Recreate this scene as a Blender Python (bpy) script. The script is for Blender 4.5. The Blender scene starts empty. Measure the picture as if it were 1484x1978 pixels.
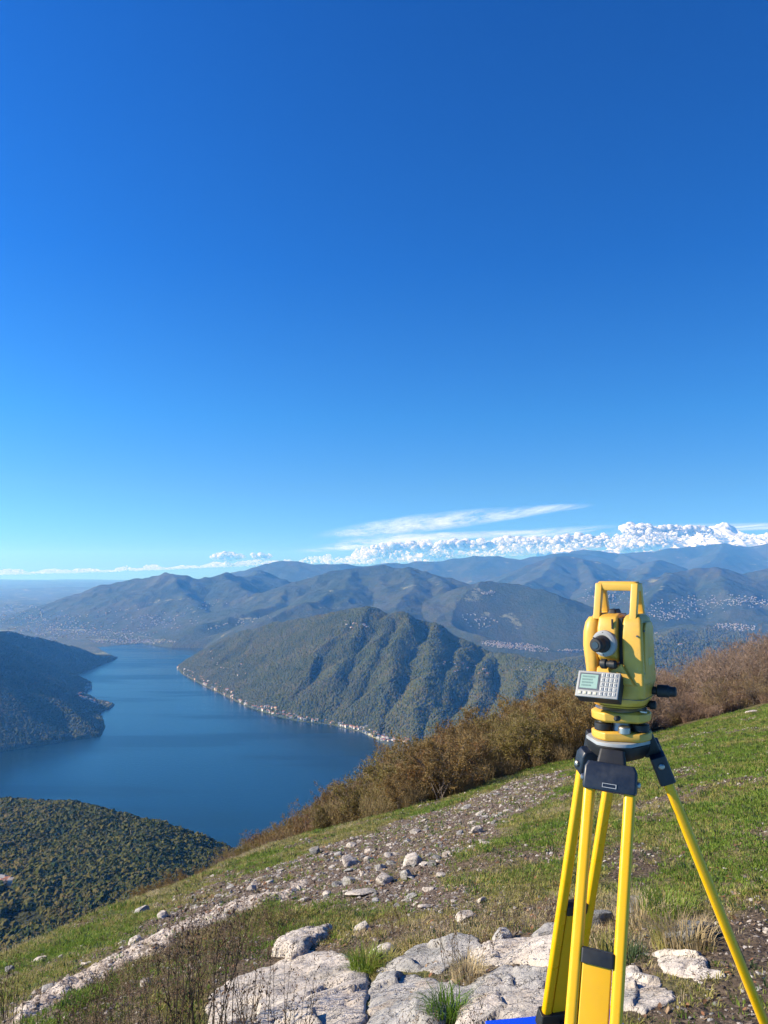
import bpy, bmesh, math, random
import numpy as np
from mathutils import Vector, Matrix, Quaternion
random.seed(7); RNG = np.random.default_rng(11)
SC = bpy.context.scene; COL = SC.collection; R = math.radians

# ------------------------------------------------------------------ camera, sky, sun, exposure
PITCH = R(4.08)
cam_d = bpy.data.cameras.new('camera'); cam = bpy.data.objects.new('camera', cam_d); COL.objects.link(cam)
cam_d.sensor_fit = 'HORIZONTAL'; cam_d.sensor_width = 36; cam_d.lens = 36*1486/1484
cam_d.clip_start = 0.05; cam_d.clip_end = 500000
cam.location = (0, 0, 0); cam.rotation_euler = (R(90)+PITCH, 0, 0)
SC.camera = cam
SUN_LEFT, SUN_EL = 92, 28            # degrees left of the view direction (+Y), elevation
sun_dir = Vector((-math.sin(R(SUN_LEFT))*math.cos(R(SUN_EL)), math.cos(R(SUN_LEFT))*math.cos(R(SUN_EL)), math.sin(R(SUN_EL))))
w = bpy.data.worlds.new('World'); SC.world = w; w.use_nodes = True
nt = w.node_tree; nt.nodes.clear()
def N(nt, t, **k):
    n = nt.nodes.new(t)
    for a, v in k.items(): setattr(n, a, v)
    return n
sky = N(nt, 'ShaderNodeTexSky', sky_type='NISHITA', sun_disc=False)
sky.sun_elevation = R(SUN_EL); sky.sun_rotation = -R(SUN_LEFT)
sky.altitude = 1300; sky.air_density = 1.0; sky.dust_density = 0.35; sky.ozone_density = 3.0
tc = N(nt, 'ShaderNodeTexCoord'); sp = N(nt, 'ShaderNodeSeparateXYZ'); cb = N(nt, 'ShaderNodeCombineXYZ')
mx = N(nt, 'ShaderNodeMath', operation='MAXIMUM'); mx.inputs[1].default_value = 0.004
L = nt.links.new
L(tc.outputs['Generated'], sp.inputs[0]); L(sp.outputs[0], cb.inputs[0]); L(sp.outputs[1], cb.inputs[1])
L(sp.outputs[2], mx.inputs[0]); L(mx.outputs[0], cb.inputs[2]); L(cb.outputs[0], sky.inputs['Vector'])
# clear autumn air: deeper blue overhead, cyan to the horizon, a little brighter towards the sun
tr = N(nt, 'ShaderNodeValToRGB'); L(mx.outputs[0], tr.inputs[0])
el = tr.color_ramp.elements
TINT = [(0.0, (.42, .90, 1.80)), (.035, (.43, .91, 1.80)), (.10, (.42, .88, 1.46)), (.19, (.27, .90, 1.56)), (.37, (.12, .75, 1.62)), (.62, (.09, .68, 1.58))]
while len(el) < len(TINT): el.new(.5)
for i_, (p_, c_) in enumerate(TINT): el[i_].position = p_; el[i_].color = (c_[0]/2, c_[1]/2, c_[2]/2, 1)
dt = N(nt, 'ShaderNodeVectorMath', operation='DOT_PRODUCT'); L(tc.outputs['Generated'], dt.inputs[0]); dt.inputs[1].default_value = sun_dir
gl = N(nt, 'ShaderNodeMapRange'); gl.inputs['From Min'].default_value = -1; gl.inputs['From Max'].default_value = 1
gl.inputs['To Min'].default_value = 1.1; gl.inputs['To Max'].default_value = 2.3; L(dt.outputs['Value'], gl.inputs['Value'])
vm = N(nt, 'ShaderNodeVectorMath', operation='MULTIPLY'); L(sky.outputs[0], vm.inputs[0]); L(tr.outputs[0], vm.inputs[1])
hs = N(nt, 'ShaderNodeVectorMath', operation='SCALE'); L(vm.outputs[0], hs.inputs[0]); L(gl.outputs[0], hs.inputs['Scale'])
bg = N(nt, 'ShaderNodeBackground'); bg.inputs['Strength'].default_value = 0.063
L(hs.outputs[0], bg.inputs['Color'])
wo = N(nt, 'ShaderNodeOutputWorld'); L(bg.outputs[0], wo.inputs['Surface'])
sd = bpy.data.lights.new('sun', 'SUN'); sun = bpy.data.objects.new('sun', sd); COL.objects.link(sun)
sd.energy = 5.0; sd.angle = R(0.5); sd.color = (1.0, 0.90, 0.74)
sun.rotation_euler = sun_dir.to_track_quat('Z', 'Y').to_euler()
vs = SC.view_settings
vs.view_transform = 'Standard'; vs.look = 'None'; vs.gamma = 1; vs.use_curve_mapping = False; vs.exposure = 0.95
cy = SC.cycles
try:
    cy.use_denoising = True; cy.denoiser = 'OPENIMAGEDENOISE'; cy.denoising_input_passes = 'RGB_ALBEDO_NORMAL'
    cy.denoising_prefilter = 'ACCURATE'
except Exception: pass
cy.max_bounces = 6; cy.diffuse_bounces = 2; cy.glossy_bounces = 3; cy.transmission_bounces = 4; cy.volume_bounces = 1
cy.transparent_max_bounces = 8; cy.caustics_reflective = False; cy.caustics_refractive = False
LAKE = -1000.0
DENS = 3.6e-5

# ------------------------------------------------------------------ picture geometry -> place
CP, SP_ = math.cos(PITCH), math.sin(PITCH)
def us(px, py):
    """direction of a line of sight: (sideways per metre forward, up per metre forward)"""
    X = (px-742)/1486; Z = -(py-989)/1486
    dy = CP - Z*SP_
    return X/dy, (SP_ + Z*CP)/dy
def at(px, py, D):
    u, s = us(px, py); return Vector((u*D, D, s*D))
def at_h(px, py, h):
    u, s = us(px, py); D = (LAKE+h)/s; return Vector((u*D, D, LAKE+h))
def to_px(x, y, z):
    """inverse of at (numpy)"""
    f = y*CP + z*SP_; up = -y*SP_ + z*CP
    return 742+1486*x/f, 989-1486*up/f

# ------------------------------------------------------------------ noise in numpy
_perm = np.random.default_rng(5).permutation(4096).astype(np.int64)
_g = np.random.default_rng(6).uniform(0, 2*np.pi, 4096)
_gx, _gy = np.cos(_g), np.sin(_g)
def perlin(x, y):
    xi = np.floor(x).astype(np.int64); yi = np.floor(y).astype(np.int64)
    xf = x-xi; yf = y-yi
    u = xf*xf*xf*(xf*(xf*6-15)+10); v = yf*yf*yf*(yf*(yf*6-15)+10)
    def g(a, b, dx, dy):
        h = _perm[(_perm[a & 4095] + b) & 4095]
        return _gx[h]*dx + _gy[h]*dy
    n00 = g(xi, yi, xf, yf); n10 = g(xi+1, yi, xf-1, yf)
    n01 = g(xi, yi+1, xf, yf-1); n11 = g(xi+1, yi+1, xf-1, yf-1)
    a = n00+u*(n10-n00); b = n01+u*(n11-n01)
    return (a+v*(b-a))*1.5
def fbm(x, y, o=5, gain=.5, lac=2.03):
    r = 0; a = 1; t = 0
    for i in range(o):
        r = r+a*perlin(x+i*17.3, y-i*9.1); t += a; a *= gain; x = x*lac; y = y*lac
    return r/t
def ridged(x, y, o=5, gain=.55, lac=2.03):
    r = 0; a = 1; t = 0
    for i in range(o):
        n = 1-np.abs(perlin(x+i*13.7, y+i*5.3))*2
        r = r+a*n; t += a; a *= gain; x = x*lac; y = y*lac
    return r/t
def fbm_w(x, y, wl, o, rs, gain=.5, rid=False):
    """octaves from wavelength wl downward, each fading out where the grid (spacing rs) cannot carry it"""
    r = 0; a = 1; t = 0
    for i in range(o):
        k = np.clip((wl/rs-2.6)/3, 0, 1)
        n = perlin(x/wl+i*17.3, y/wl-i*9.1)
        if rid: n = .62-np.abs(n)*2
        r = r+a*n*k; t += a; a *= gain; wl /= 2.03
    return r/t
def sstep(a, b, x):
    t = np.clip((x-a)/(b-a), 0, 1); return t*t*(3-2*t)
def poly_sd(x, y, poly):
    """signed distance to a polygon, positive inside"""
    P = np.asarray(poly, float); n = len(P)
    d2 = np.full(x.shape, 1e30); ins = np.zeros(x.shape, bool)
    for i in range(n):
        ax, ay = P[i]; bx, by = P[(i+1) % n]
        ex, ey = bx-ax, by-ay; wx, wy = x-ax, y-ay
        t = np.clip((wx*ex+wy*ey)/(ex*ex+ey*ey+1e-12), 0, 1)
        d2 = np.minimum(d2, (wx-ex*t)**2+(wy-ey*t)**2)
        c = ((ay > y) != (by > y)) & (x < (bx-ax)*(y-ay)/((by-ay) if by != ay else 1e-12)+ax)
        ins ^= c
    d = np.sqrt(d2); return np.where(ins, d, -d)

# ------------------------------------------------------------------ object helpers
def tag(o, label=None, cat=None, group=None, kind=None):
    if label: o['label'] = label
    if cat: o['category'] = cat
    if group: o['group'] = group
    if kind: o['kind'] = kind
    return o
def link(name, me, mats=None, parent=None):
    o = bpy.data.objects.new(name, me); COL.objects.link(o)
    if mats is not None:
        for m in (mats if isinstance(mats, (list, tuple)) else [mats]): me.materials.append(m)
    if parent: o.parent = parent
    return o
def empty(name, loc=(0, 0, 0), rz=0):
    o = bpy.data.objects.new(name, None); COL.objects.link(o); o.location = loc; o.rotation_euler = (0, 0, rz)
    o.empty_display_size = .1; return o
def mesh_np(name, V, F, smooth=True, mat_idx=None):
    """V (n,3), F (m,k) all same size"""
    me = bpy.data.meshes.new(name); V = np.asarray(V, np.float32); F = np.asarray(F, np.int32)
    m, k = F.shape
    me.vertices.add(len(V)); me.vertices.foreach_set('co', V.ravel())
    me.loops.add(m*k); me.loops.foreach_set('vertex_index', F.ravel())
    me.polygons.add(m); me.polygons.foreach_set('loop_start', np.arange(0, m*k, k, dtype=np.int32))
    me.polygons.foreach_set('loop_total', np.full(m, k, np.int32))
    if mat_idx is not None: me.polygons.foreach_set('material_index', np.asarray(mat_idx, np.int32))
    me.update(calc_edges=True)
    me.polygons.foreach_set('use_smooth', np.full(m, smooth)); me.update()
    return me
def attr_f(me, name, v):
    a = me.attributes.new(name, 'FLOAT', 'POINT'); a.data.foreach_set('value', np.asarray(v, np.float32))
def grid_faces(nr, nc):
    i = np.arange(nr-1)[:, None]*nc+np.arange(nc-1)[None, :]
    return np.stack([i, i+1, i+nc+1, i+nc], -1).reshape(-1, 4)

# ------------------------------------------------------------------ material helpers
def mat(name, color=(.5, .5, .5), rough=.6, metal=0, spec=.5):
    m = bpy.data.materials.new(name); m.use_nodes = True
    b = m.node_tree.nodes['Principled BSDF']
    b.inputs['Base Color'].default_value = (*color, 1); b.inputs['Roughness'].default_value = rough
    b.inputs['Metallic'].default_value = metal; b.inputs['Specular IOR Level'].default_value = spec
    return m
class NB:
    """tiny node builder"""
    def __init__(s, m): s.m = m; s.nt = m.node_tree; s.b = s.nt.nodes['Principled BSDF']; s.l = s.nt.links.new
    def n(s, t, **k): return N(s.nt, t, **k)
    def coord(s, kind='Object'): return s.n('ShaderNodeTexCoord').outputs[kind]
    def geo(s, k='Position'): return s.n('ShaderNodeNewGeometry').outputs[k]
    def noise(s, scale, detail=4, rough=.55, vec=None, dist=0, out='Fac'):
        n = s.n('ShaderNodeTexNoise'); n.inputs['Scale'].default_value = scale; n.inputs['Detail'].default_value = detail
        n.inputs['Roughness'].default_value = rough; n.inputs['Distortion'].default_value = dist
        if vec is not None: s.l(vec, n.inputs['Vector'])
        return n.outputs[out]
    def vor(s, scale, vec=None, feature='F1', out='Distance'):
        n = s.n('ShaderNodeTexVoronoi', feature=feature); n.inputs['Scale'].default_value = scale
        if vec is not None: s.l(vec, n.inputs['Vector'])
        return n.outputs[out]
    def ramp(s, fac, stops, interp='LINEAR'):
        n = s.n('ShaderNodeValToRGB'); s.l(fac, n.inputs[0]); e = n.color_ramp.elements; n.color_ramp.interpolation = interp
        while len(e) < len(stops): e.new(.5)
        for i, (p, c) in enumerate(stops):
            e[i].position = p; c = (c, c, c) if isinstance(c, (int, float)) else c; e[i].color = (*c, 1)
        return n.outputs[0]
    def mix(s, fac, a, b, blend='MIX'):
        n = s.n('ShaderNodeMix', data_type='RGBA', blend_type=blend)
        for v, i in ((fac, 0), (a, 6), (b, 7)):
            if isinstance(v, bpy.types.NodeSocket): s.l(v, n.inputs[i])
            elif i == 0: n.inputs[0].default_value = v
            else: n.inputs[i].default_value = (*v, 1)
        return n.outputs[2]
    def math(s, op, a, b=0, clamp=False):
        n = s.n('ShaderNodeMath', operation=op, use_clamp=clamp)
        for v, i in ((a, 0), (b, 1)):
            if isinstance(v, bpy.types.NodeSocket): s.l(v, n.inputs[i])
            else: n.inputs[i].default_value = v
        return n.outputs[0]
    def attr(s, name): return s.n('ShaderNodeAttribute', attribute_name=name).outputs['Fac']
    def rnd(s): return s.n('ShaderNodeObjectInfo').outputs['Random']
    def vmap(s, vec, scale=(1, 1, 1), rot=(0, 0, 0)):
        n = s.n('ShaderNodeMapping'); n.inputs['Scale'].default_value = scale; n.inputs['Rotation'].default_value = rot
        s.l(vec, n.inputs['Vector']); return n.outputs[0]
    def bump(s, h, strength=.5, dist=.01):
        n = s.n('ShaderNodeBump'); n.inputs['Strength'].default_value = strength; n.inputs['Distance'].default_value = dist
        s.l(h, n.inputs['Height']); s.l(n.outputs[0], s.b.inputs['Normal']); return n
    def col(s, c): s.l(c, s.b.inputs['Base Color'])
    def rough(s, r): s.l(r, s.b.inputs['Roughness'])
def worldpos_mat(name, rough=.9): 
    m = mat(name, rough=rough, spec=.2); return m, NB(m)
# ================================================================== the lie of the land
# near slope: plane falling left and away, its brow (crest), then the wooded fall beyond
PA, PB = 0.235, -0.256
CREST = [(-700, 2060), (-200, 1925), (0, 1848), (101, 1804), (236, 1747), (404, 1686), (500, 1636), (600, 1612), (760, 1570), (880, 1540),
         (1000, 1495), (1120, 1470), (1260, 1415), (1484, 1360), (1900, 1268), (2400, 1180)]
TOPS = [(-700, 1990), (-200, 1890), (0, 1830), (236, 1730), (404, 1672), (460, 1634), (560, 1578), (620, 1536), (700, 1484), (760, 1460), (830, 1412), (930, 1372),
        (1050, 1332), (1130, 1312), (1270, 1285), (1330, 1256), (1400, 1232), (1484, 1205), (1900, 1090), (2400, 1000)]
cu = np.array([us(*p) for p in CREST]); tu = np.array([us(*p) for p in TOPS])
def smooth_interp(u, xs, ys):
    return (np.interp(u-.02, xs, ys)+np.interp(u, xs, ys)+np.interp(u+.02, xs, ys))/3
def crest_D(u):
    sc = smooth_interp(u, cu[:, 0], cu[:, 1]); return -1.6/np.minimum(sc-PA*u-PB, -.035)
def tree_D(u): return np.interp(u, [-.5, -.2, -.1, 0, .25, .5], [60, 90, 80, 68, 72, 78])
TREE_H = 5.0
def z_slope(x, y, detail=True):
    D = np.maximum(y, .3); u = x/D
    D_c = crest_D(u); zc = -1.6+(PA*u+PB)*D_c
    plane = -1.6+PA*x+PB*y
    D_t = tree_D(u); st = smooth_interp(u, tu[:, 0], tu[:, 1])
    zt = st*D_t-TREE_H*.92
    zt = np.minimum(zt, zc-.1*(D_t-D_c))
    k1 = (zt-zc)/(D_t-D_c)
    k2 = np.interp(u, [-.6, -.2, .1, .6], [-.62, -.62, -.6, -.42])
    z1 = zc+k1*(D-D_c); z2 = zt+k2*(D-D_t)
    z = np.where(D < D_c, plane, np.where(D < D_t, z1, z2))
    if detail:
        amp = .09*sstep(3, 12, D)*sstep(-.5, .2, (D_c-D)/D_c*3+.6)+.05
        z = z+amp*fbm(x*.55+3, y*.55, 4)+.025*fbm(x*3.1, y*3.1, 3)+np.where(D > D_c, .5*sstep(0, 25, D-D_c)*fbm(x*.12, y*.12, 3), 0)
    return z
def z_terrace(x, y):
    """wooded terrace with a meadow low on the left, between us and the lake"""
    D = y; u = x/D
    cl = np.array([us(*p) for p in [(-900, 1560), (-300, 1545), (0, 1548), (100, 1552), (200, 1568), (300, 1592), (400, 1622), (470, 1652), (560, 1720), (700, 1850), (900, 2000)]])
    sc = np.interp(u, cl[:, 0], cl[:, 1]); Dc = 1450+120*np.sin(u*9)
    zc = sc*Dc
    k = np.clip((D-780)/(Dc-780), 0, 1)
    base = np.interp(u, [-.6, -.45, -.3, -.1], [-428, -424, -414, -440])
    zn = base+(zc-base)*(k**1.35)+14*fbm(x*.006, y*.006, 4)+10*np.sin(k*3.1)
    zf = zc-.75*(D-Dc)-.0002*np.maximum(D-Dc, 0)**2
    return np.where(D < Dc, zn, zf)+4*fbm(x*.02, y*.02, 3)

LAKEPX = [(185, 1249), (205, 1249), (270, 1243), (330, 1251), (395, 1252), (372, 1268), (342, 1290), (352, 1302), (400, 1328), (440, 1347), (480, 1366),
          (530, 1383), (580, 1394), (640, 1400), (700, 1415), (740, 1434), (748, 1452), (800, 1500), (760, 1600), (500, 1720), (200, 1750),
          (-300, 1750), (-700, 1500), (-300, 1478), (0, 1452), (80, 1440), (150, 1428), (195, 1422), (203, 1405), (198, 1385), (190, 1376), (215, 1368),
          (222, 1361), (180, 1352), (155, 1345), (172, 1333), (178, 1322), (150, 1316), (138, 1308), (200, 1283), (228, 1271), (205, 1261)]
LAKE_A = [tuple(at_h(px, py, 0))[:2] for px, py in LAKEPX]
LAKE_B = [tuple(at_h(px, py, 0))[:2] for px, py in [(955, 1256), (1010, 1255), (1100, 1258), (1180, 1258), (1200, 1267), (1100, 1271), (1020, 1268)]]

def P(px, py, D): return tuple(at(px, py, D))
def H(px, py, h): return tuple(at_h(px, py, h))
_ln = np.linspace(math.log(380), math.log(58500), 4000)
_w = np.interp(_ln, [math.log(v) for v in (380, 900, 1000, 1600, 3300, 3800, 8000, 9000, 16000, 20000, 30000, 58500)], [.5, .5, 1.2, 1.0, .6, 2.0, 2.0, 1.6, 1.6, 1.1, .8, .3])
_c = np.cumsum(_w); _c = (_c-_c[0])/(_c[-1]-_c[0])
DROWS = np.exp(np.interp(np.linspace(0, 1, 1000), _c, _ln)); _sp = np.gradient(DROWS)
def row_sp(y): return np.maximum(np.interp(y, DROWS, _sp), .0019*y)
# each mountain: name, label, flank steepness, list of ridge polylines (3-D points)
def spur(c, sh, n=7, wob=70, seed=0):
    """a rib running straight down from crest point c to shore point sh, a little crooked"""
    r = random.Random(seed*13+5); c = Vector(c); sh = Vector(sh); d = sh-c; pn = Vector((-d.y, d.x, 0)).normalized()
    out = []; o = 0
    for i in range(n):
        t = i/(n-1); p = c.lerp(sh, t); o = o*.6+r.uniform(-1, 1)*wob*.6
        if 0 < i < n-1: p = p+pn*o; p.z = c.z+(sh.z-c.z)*(t**1.12)+r.uniform(-45, 20)
        out.append(tuple(p))
    return out
C0 = [P(415, 1243, 8050), P(450, 1228, 7800), P(500, 1210, 7500), P(560, 1198, 7150), P(610, 1187, 6850), P(660, 1182, 6650), P(705, 1174, 6450), P(750, 1182, 6400), P(790, 1187, 6300),
      P(840, 1207, 6250), P(890, 1235, 6200), P(945, 1262, 6050)]
MOUNTS = [
 ('mountain', 'wooded mountain with sharp gullies standing in the middle of the lake view', .72,
   [C0, spur(C0[1], H(372, 1310, 5), seed=1), spur(C0[2], H(415, 1335, 5), seed=2), spur(C0[3], H(462, 1358, 5), seed=3), spur(C0[4], H(512, 1377, 5), seed=4),
    spur(C0[5], H(548, 1388, 5), seed=5), spur(C0[6], H(612, 1398, 5), seed=6), spur(C0[7], H(668, 1407, 5), seed=7), spur(C0[8], H(722, 1424, 5), seed=8),
    spur(P(812, 1195, 6270), H(700, 1416, 5), seed=18), spur(C0[9], H(775, 1455, 5), seed=9), spur(C0[10], H(830, 1470, 5), seed=10), spur(C0[11], H(900, 1450, 40), seed=11),
    [C0[11], P(1000, 1272, 5700), P(1060, 1284, 5350), P(1130, 1300, 5000)], spur(P(1000, 1285, 5600), H(960, 1440, 40), seed=12), spur(P(1060, 1300, 5200), H(1010, 1440, 60), seed=14)]),
 ('mountain', 'shaded mountain flank coming down to the lake at the left edge', .80, [
   [P(-500, 1040, 5200), P(-250, 1110, 5600), P(-100, 1135, 6200), P(0, 1163, 6700), P(60, 1182, 7100), P(110, 1205, 7500), P(160, 1228, 7800), P(200, 1249, 8050), H(222, 1268, 30)],
   spur(P(-250, 1110, 5600), H(132, 1310, 5), 8, 90, 31), spur(P(-330, 1110, 5200), H(170, 1338, 5), 8, 90, 32), spur(P(-400, 1110, 4900), H(205, 1366, 5), 8, 90, 33), spur(P(-460, 1125, 4500), H(200, 1404, 5), 8, 90, 34), spur(P(-520, 1150, 4200), H(140, 1430, 5), 8, 80, 35), spur(P(-560, 1170, 4000), H(40, 1447, 5), 8, 80, 36),
   spur(P(-100, 1160, 6200), H(205, 1282, 5), 7, 60, 37),
   [P(-250, 1110, 5600), P(-100, 1200, 5400), H(0, 1242, 330), H(60, 1275, 180), H(110, 1300, 60), H(130, 1307, 15)],
   [P(-400, 1130, 4600), P(-150, 1225, 4700), H(0, 1285, 270), H(70, 1305, 150), H(130, 1325, 60), H(160, 1328, 15)],
   [P(-150, 1225, 4700), H(0, 1310, 250), H(80, 1325, 160), H(150, 1345, 70), H(200, 1358, 14)],
   [P(-500, 1170, 4000), P(-200, 1270, 4200), H(-40, 1318, 290), H(40, 1338, 220), H(110, 1362, 150), H(165, 1385, 95), H(196, 1400, 30)]]),
 ('mountain', 'long toothed blue ridge rising behind the far end of the lake', .40, [
   [P(118, 1178, 14500), P(150, 1158, 14800), P(205, 1131, 15000), P(245, 1122, 15000), P(290, 1118, 14800), P(335, 1109, 14500), P(380, 1117, 14500), P(430, 1113, 14800), P(462, 1110, 15500), P(500, 1106, 16500)],
   [P(205, 1131, 15000), P(240, 1160, 13600), P(290, 1185, 12600)],
   [P(335, 1109, 14500), P(350, 1150, 13200), P(400, 1180, 12200), P(440, 1195, 11600)],
   [P(430, 1113, 14800), P(490, 1150, 13200), P(520, 1165, 12500)]]),
 ('mountain', 'far blue mountain with a long flat top behind the toothed ridge', .38, [
   [P(430, 1116, 21000), P(480, 1098, 21500), P(530, 1087, 22000), P(580, 1083, 22000), P(640, 1088, 22000), P(700, 1096, 22500), P(760, 1105, 23000)]]),
 ('mountain', 'broad round brown green mountain left of the far valley', .36, [
   [P(480, 1152, 12800), P(560, 1130, 12800), P(620, 1113, 12900), P(680, 1101, 13000), P(740, 1094, 13000), P(790, 1100, 12800), P(840, 1113, 12500), P(890, 1128, 12200), P(920, 1140, 11800)],
   [P(560, 1130, 12800), P(540, 1165, 11600), P(480, 1185, 10800), P(400, 1205, 10300), P(340, 1228, 10000)],
   [P(680, 1101, 13000), P(660, 1140, 11400), P(600, 1165, 10500), P(520, 1195, 9900), P(420, 1232, 9600)],
   [P(790, 1100, 12800), P(800, 1140, 11200), P(760, 1170, 10200), P(800, 1200, 9200)],
   [P(840, 1113, 12500), P(880, 1170, 10300), P(900, 1215, 9300)]]),
 ('mountain', 'dome shaped wooded mountain above the small second lake', .42, [
   [P(860, 1150, 10900), P(910, 1131, 10800), P(950, 1124, 10700), P(990, 1125, 10600), P(1035, 1137, 10500), P(1075, 1157, 10300), P(1115, 1182, 10000), P(1150, 1212, 9700)],
   [P(950, 1124, 10700), P(950, 1180, 9600), P(960, 1225, 9100)],
   [P(1035, 1137, 10500), P(1060, 1195, 9500), P(1080, 1235, 9050)]]),
 ('mountain', 'pointed twin peaked blue mountain in the far distance', .42, [
   [P(960, 1122, 18500), P(1000, 1106, 19000), P(1040, 1088, 19500), P(1085, 1073, 20000), P(1120, 1079, 20000), P(1150, 1086, 20000), P(1190, 1099, 20500), P(1225, 1100, 20500), P(1270, 1083, 20500), P(1310, 1095, 20500), P(1360, 1112, 21000)],
   [P(1085, 1073, 20000), P(1050, 1105, 17800), P(1010, 1135, 16000)],
   [P(1120, 1079, 20000), P(1150, 1120, 17500), P(1140, 1150, 15500)],
   [P(1270, 1083, 20500), P(1240, 1120, 17500)]]),
 ('mountain', 'dark blue wooded range at the right behind the instrument', .36, [
   [P(1180, 1150, 13200), P(1240, 1125, 13600), P(1300, 1108, 13800), P(1350, 1100, 14000), P(1385, 1097, 14000), P(1440, 1108, 14000), P(1484, 1098, 14000), P(1560, 1085, 14000), P(1800, 1060, 14000)],
   [P(1300, 1108, 13800), P(1270, 1150, 12000), P(1240, 1180, 11000)],
   [P(1385, 1097, 14000), P(1400, 1140, 12200), P(1430, 1170, 11200)],
   [P(1560, 1085, 14000), P(1560, 1150, 12000)]]),
 ('mountain', 'pale blue farthest ridge below the clouds in the middle', .34, [
   [P(560, 1096, 23500), P(650, 1094, 24000), P(760, 1090, 24500), P(850, 1084, 25000), P(920, 1076, 25000), P(1010, 1078, 25000), P(1080, 1070, 25500), P(1150, 1074, 26000)]]),
 ('mountain', 'pale blue farthest range below the snow peaks at the right', .36, [
   [P(1060, 1078, 27000), P(1130, 1062, 27500), P(1200, 1072, 27500), P(1280, 1062, 27500), P(1340, 1056, 28000), P(1400, 1050, 28000), P(1450, 1056, 28000), P(1500, 1048, 28000), P(1800, 1040, 28000)],
   [P(1400, 1050, 28000), P(1380, 1080, 24500), P(1350, 1098, 23000)], [P(1200, 1072, 27500), P(1240, 1090, 24000)]]),
 ('hill', 'low shadowed round hill in the right hand valley', .40, [
   [P(1262, 1222, 9600), P(1310, 1208, 9700), P(1355, 1203, 9700), P(1405, 1210, 9600), P(1450, 1225, 9400)], [P(1310, 1208, 9700), P(1290, 1232, 8900)]]),
 ('hill', 'low wooded hill carrying a white villa beyond the brown trees', .30, [
   [P(1130, 1268, 7400), P(1200, 1256, 7600), P(1262, 1246, 7700), P(1330, 1243, 7900), P(1400, 1240, 8000), P(1520, 1235, 8000)], [P(1262, 1246, 7700), P(1240, 1290, 6300), P(1180, 1330, 5600)]]),
 ('hill', 'small dark wooded headland on the far shore of the lake', .36, [
   [P(322, 1242, 10100), P(345, 1228, 10300), P(375, 1218, 10500), P(395, 1222, 10600)], [P(395, 1222, 10600), P(440, 1232, 10300)]]),
]
def z_far(x, y):
    rs = row_sp(y)
    wx = x+75*fbm_w(x, y, 900, 6, rs, .55); wy = y+75*fbm_w(x+27500, y, 900, 6, rs, .55)
    sdA = poly_sd(x, y, LAKE_A); sdB = poly_sd(x, y, LAKE_B); sd = -np.maximum(sdA, sdB)    # distance from the shore, inland positive
    best = np.full(x.shape, -1e9); own = np.zeros(x.shape, np.int16); acc = np.full(x.shape, LAKE-300.0)
    for mi, (_, _, S, lines) in enumerate(MOUNTS):
        zm = np.full(x.shape, -1e9)
        for ln in lines:
            for (ax, ay, az), (bx, by, bz) in zip(ln[:-1], ln[1:]):
                ex, ey = bx-ax, by-ay; t = np.clip(((wx-ax)*ex+(wy-ay)*ey)/(ex*ex+ey*ey), 0, 1)
                d = np.sqrt((wx-ax-ex*t)**2+(wy-ay-ey*t)**2)
                zr = az+(bz-az)*t
                soft = 25.0+.0008*abs(ay)
                drop = S*(np.sqrt(d*d+soft*soft)-soft)
                hh = np.maximum(zr-LAKE, 30); drop = drop*(1-.22*np.clip(drop/(hh*1.3), 0, 1))
                zm = np.maximum(zm, zr-drop)
        sel = zm > best; own = np.where(sel, mi, own)
        best = np.maximum(best, zm)
    # plains and low hills
    plain = LAKE+5+40*np.clip(fbm(x*.0007, y*.0007, 4)+.35, 0, 1)*sstep(600, 3000, sd)+np.maximum(0, fbm(x*.0002, y*.0002, 3))*170*sstep(9000, 16000, y)*sstep(400, 3000, sd)
    e = np.clip((best-plain)/120, 0, 1)
    sc = np.clip(y/7000, .75, 2.4)
    ero = fbm_w(x, y, 520, 6, rs, .6, True)+fbm_w(x+9000, y, 1500, 3, rs, .5, True)*(sc-.75)
    best = best+e*(62*np.minimum(sc, 1.25)*np.where(y > 9000, .8, 1)*ero+14*fbm_w(x, y, 90, 3, rs))*np.clip((best-LAKE)/350, .25, 1.1)
    isplain = best < plain
    z = np.maximum(best, plain)
    own = np.where(isplain, -1, own)
    shore = LAKE+2.5+.55*np.maximum(sd, 0)+.9*np.sqrt(np.maximum(sd, 0))
    z = np.where(sd > 0, np.minimum(z, shore), LAKE-np.minimum(-sd*.4+1.5, 12))
    return z, own, sd
def z_all(x, y):
    zf, own, sd = z_far(x, y)
    zs = z_slope(x, y, detail=False); zt = z_terrace(x, y)
    lim = y < 2600
    zn = np.where(lim, np.maximum(zs, np.where(y > 500, zt, -9e9)), -9e9)
    zn = np.where(zn < LAKE-12, LAKE-12.0, zn)
    z = np.maximum(zf, zn); own = np.where(zn > zf, np.where(zs > zt, -2, -3), own)
    # steep slope gets woodland relief further out
    z = np.where(own == -2, z+3.5*sstep(200, 500, y)*fbm(x*.01, y*.01, 4), z)
    return z, own, sd

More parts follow.
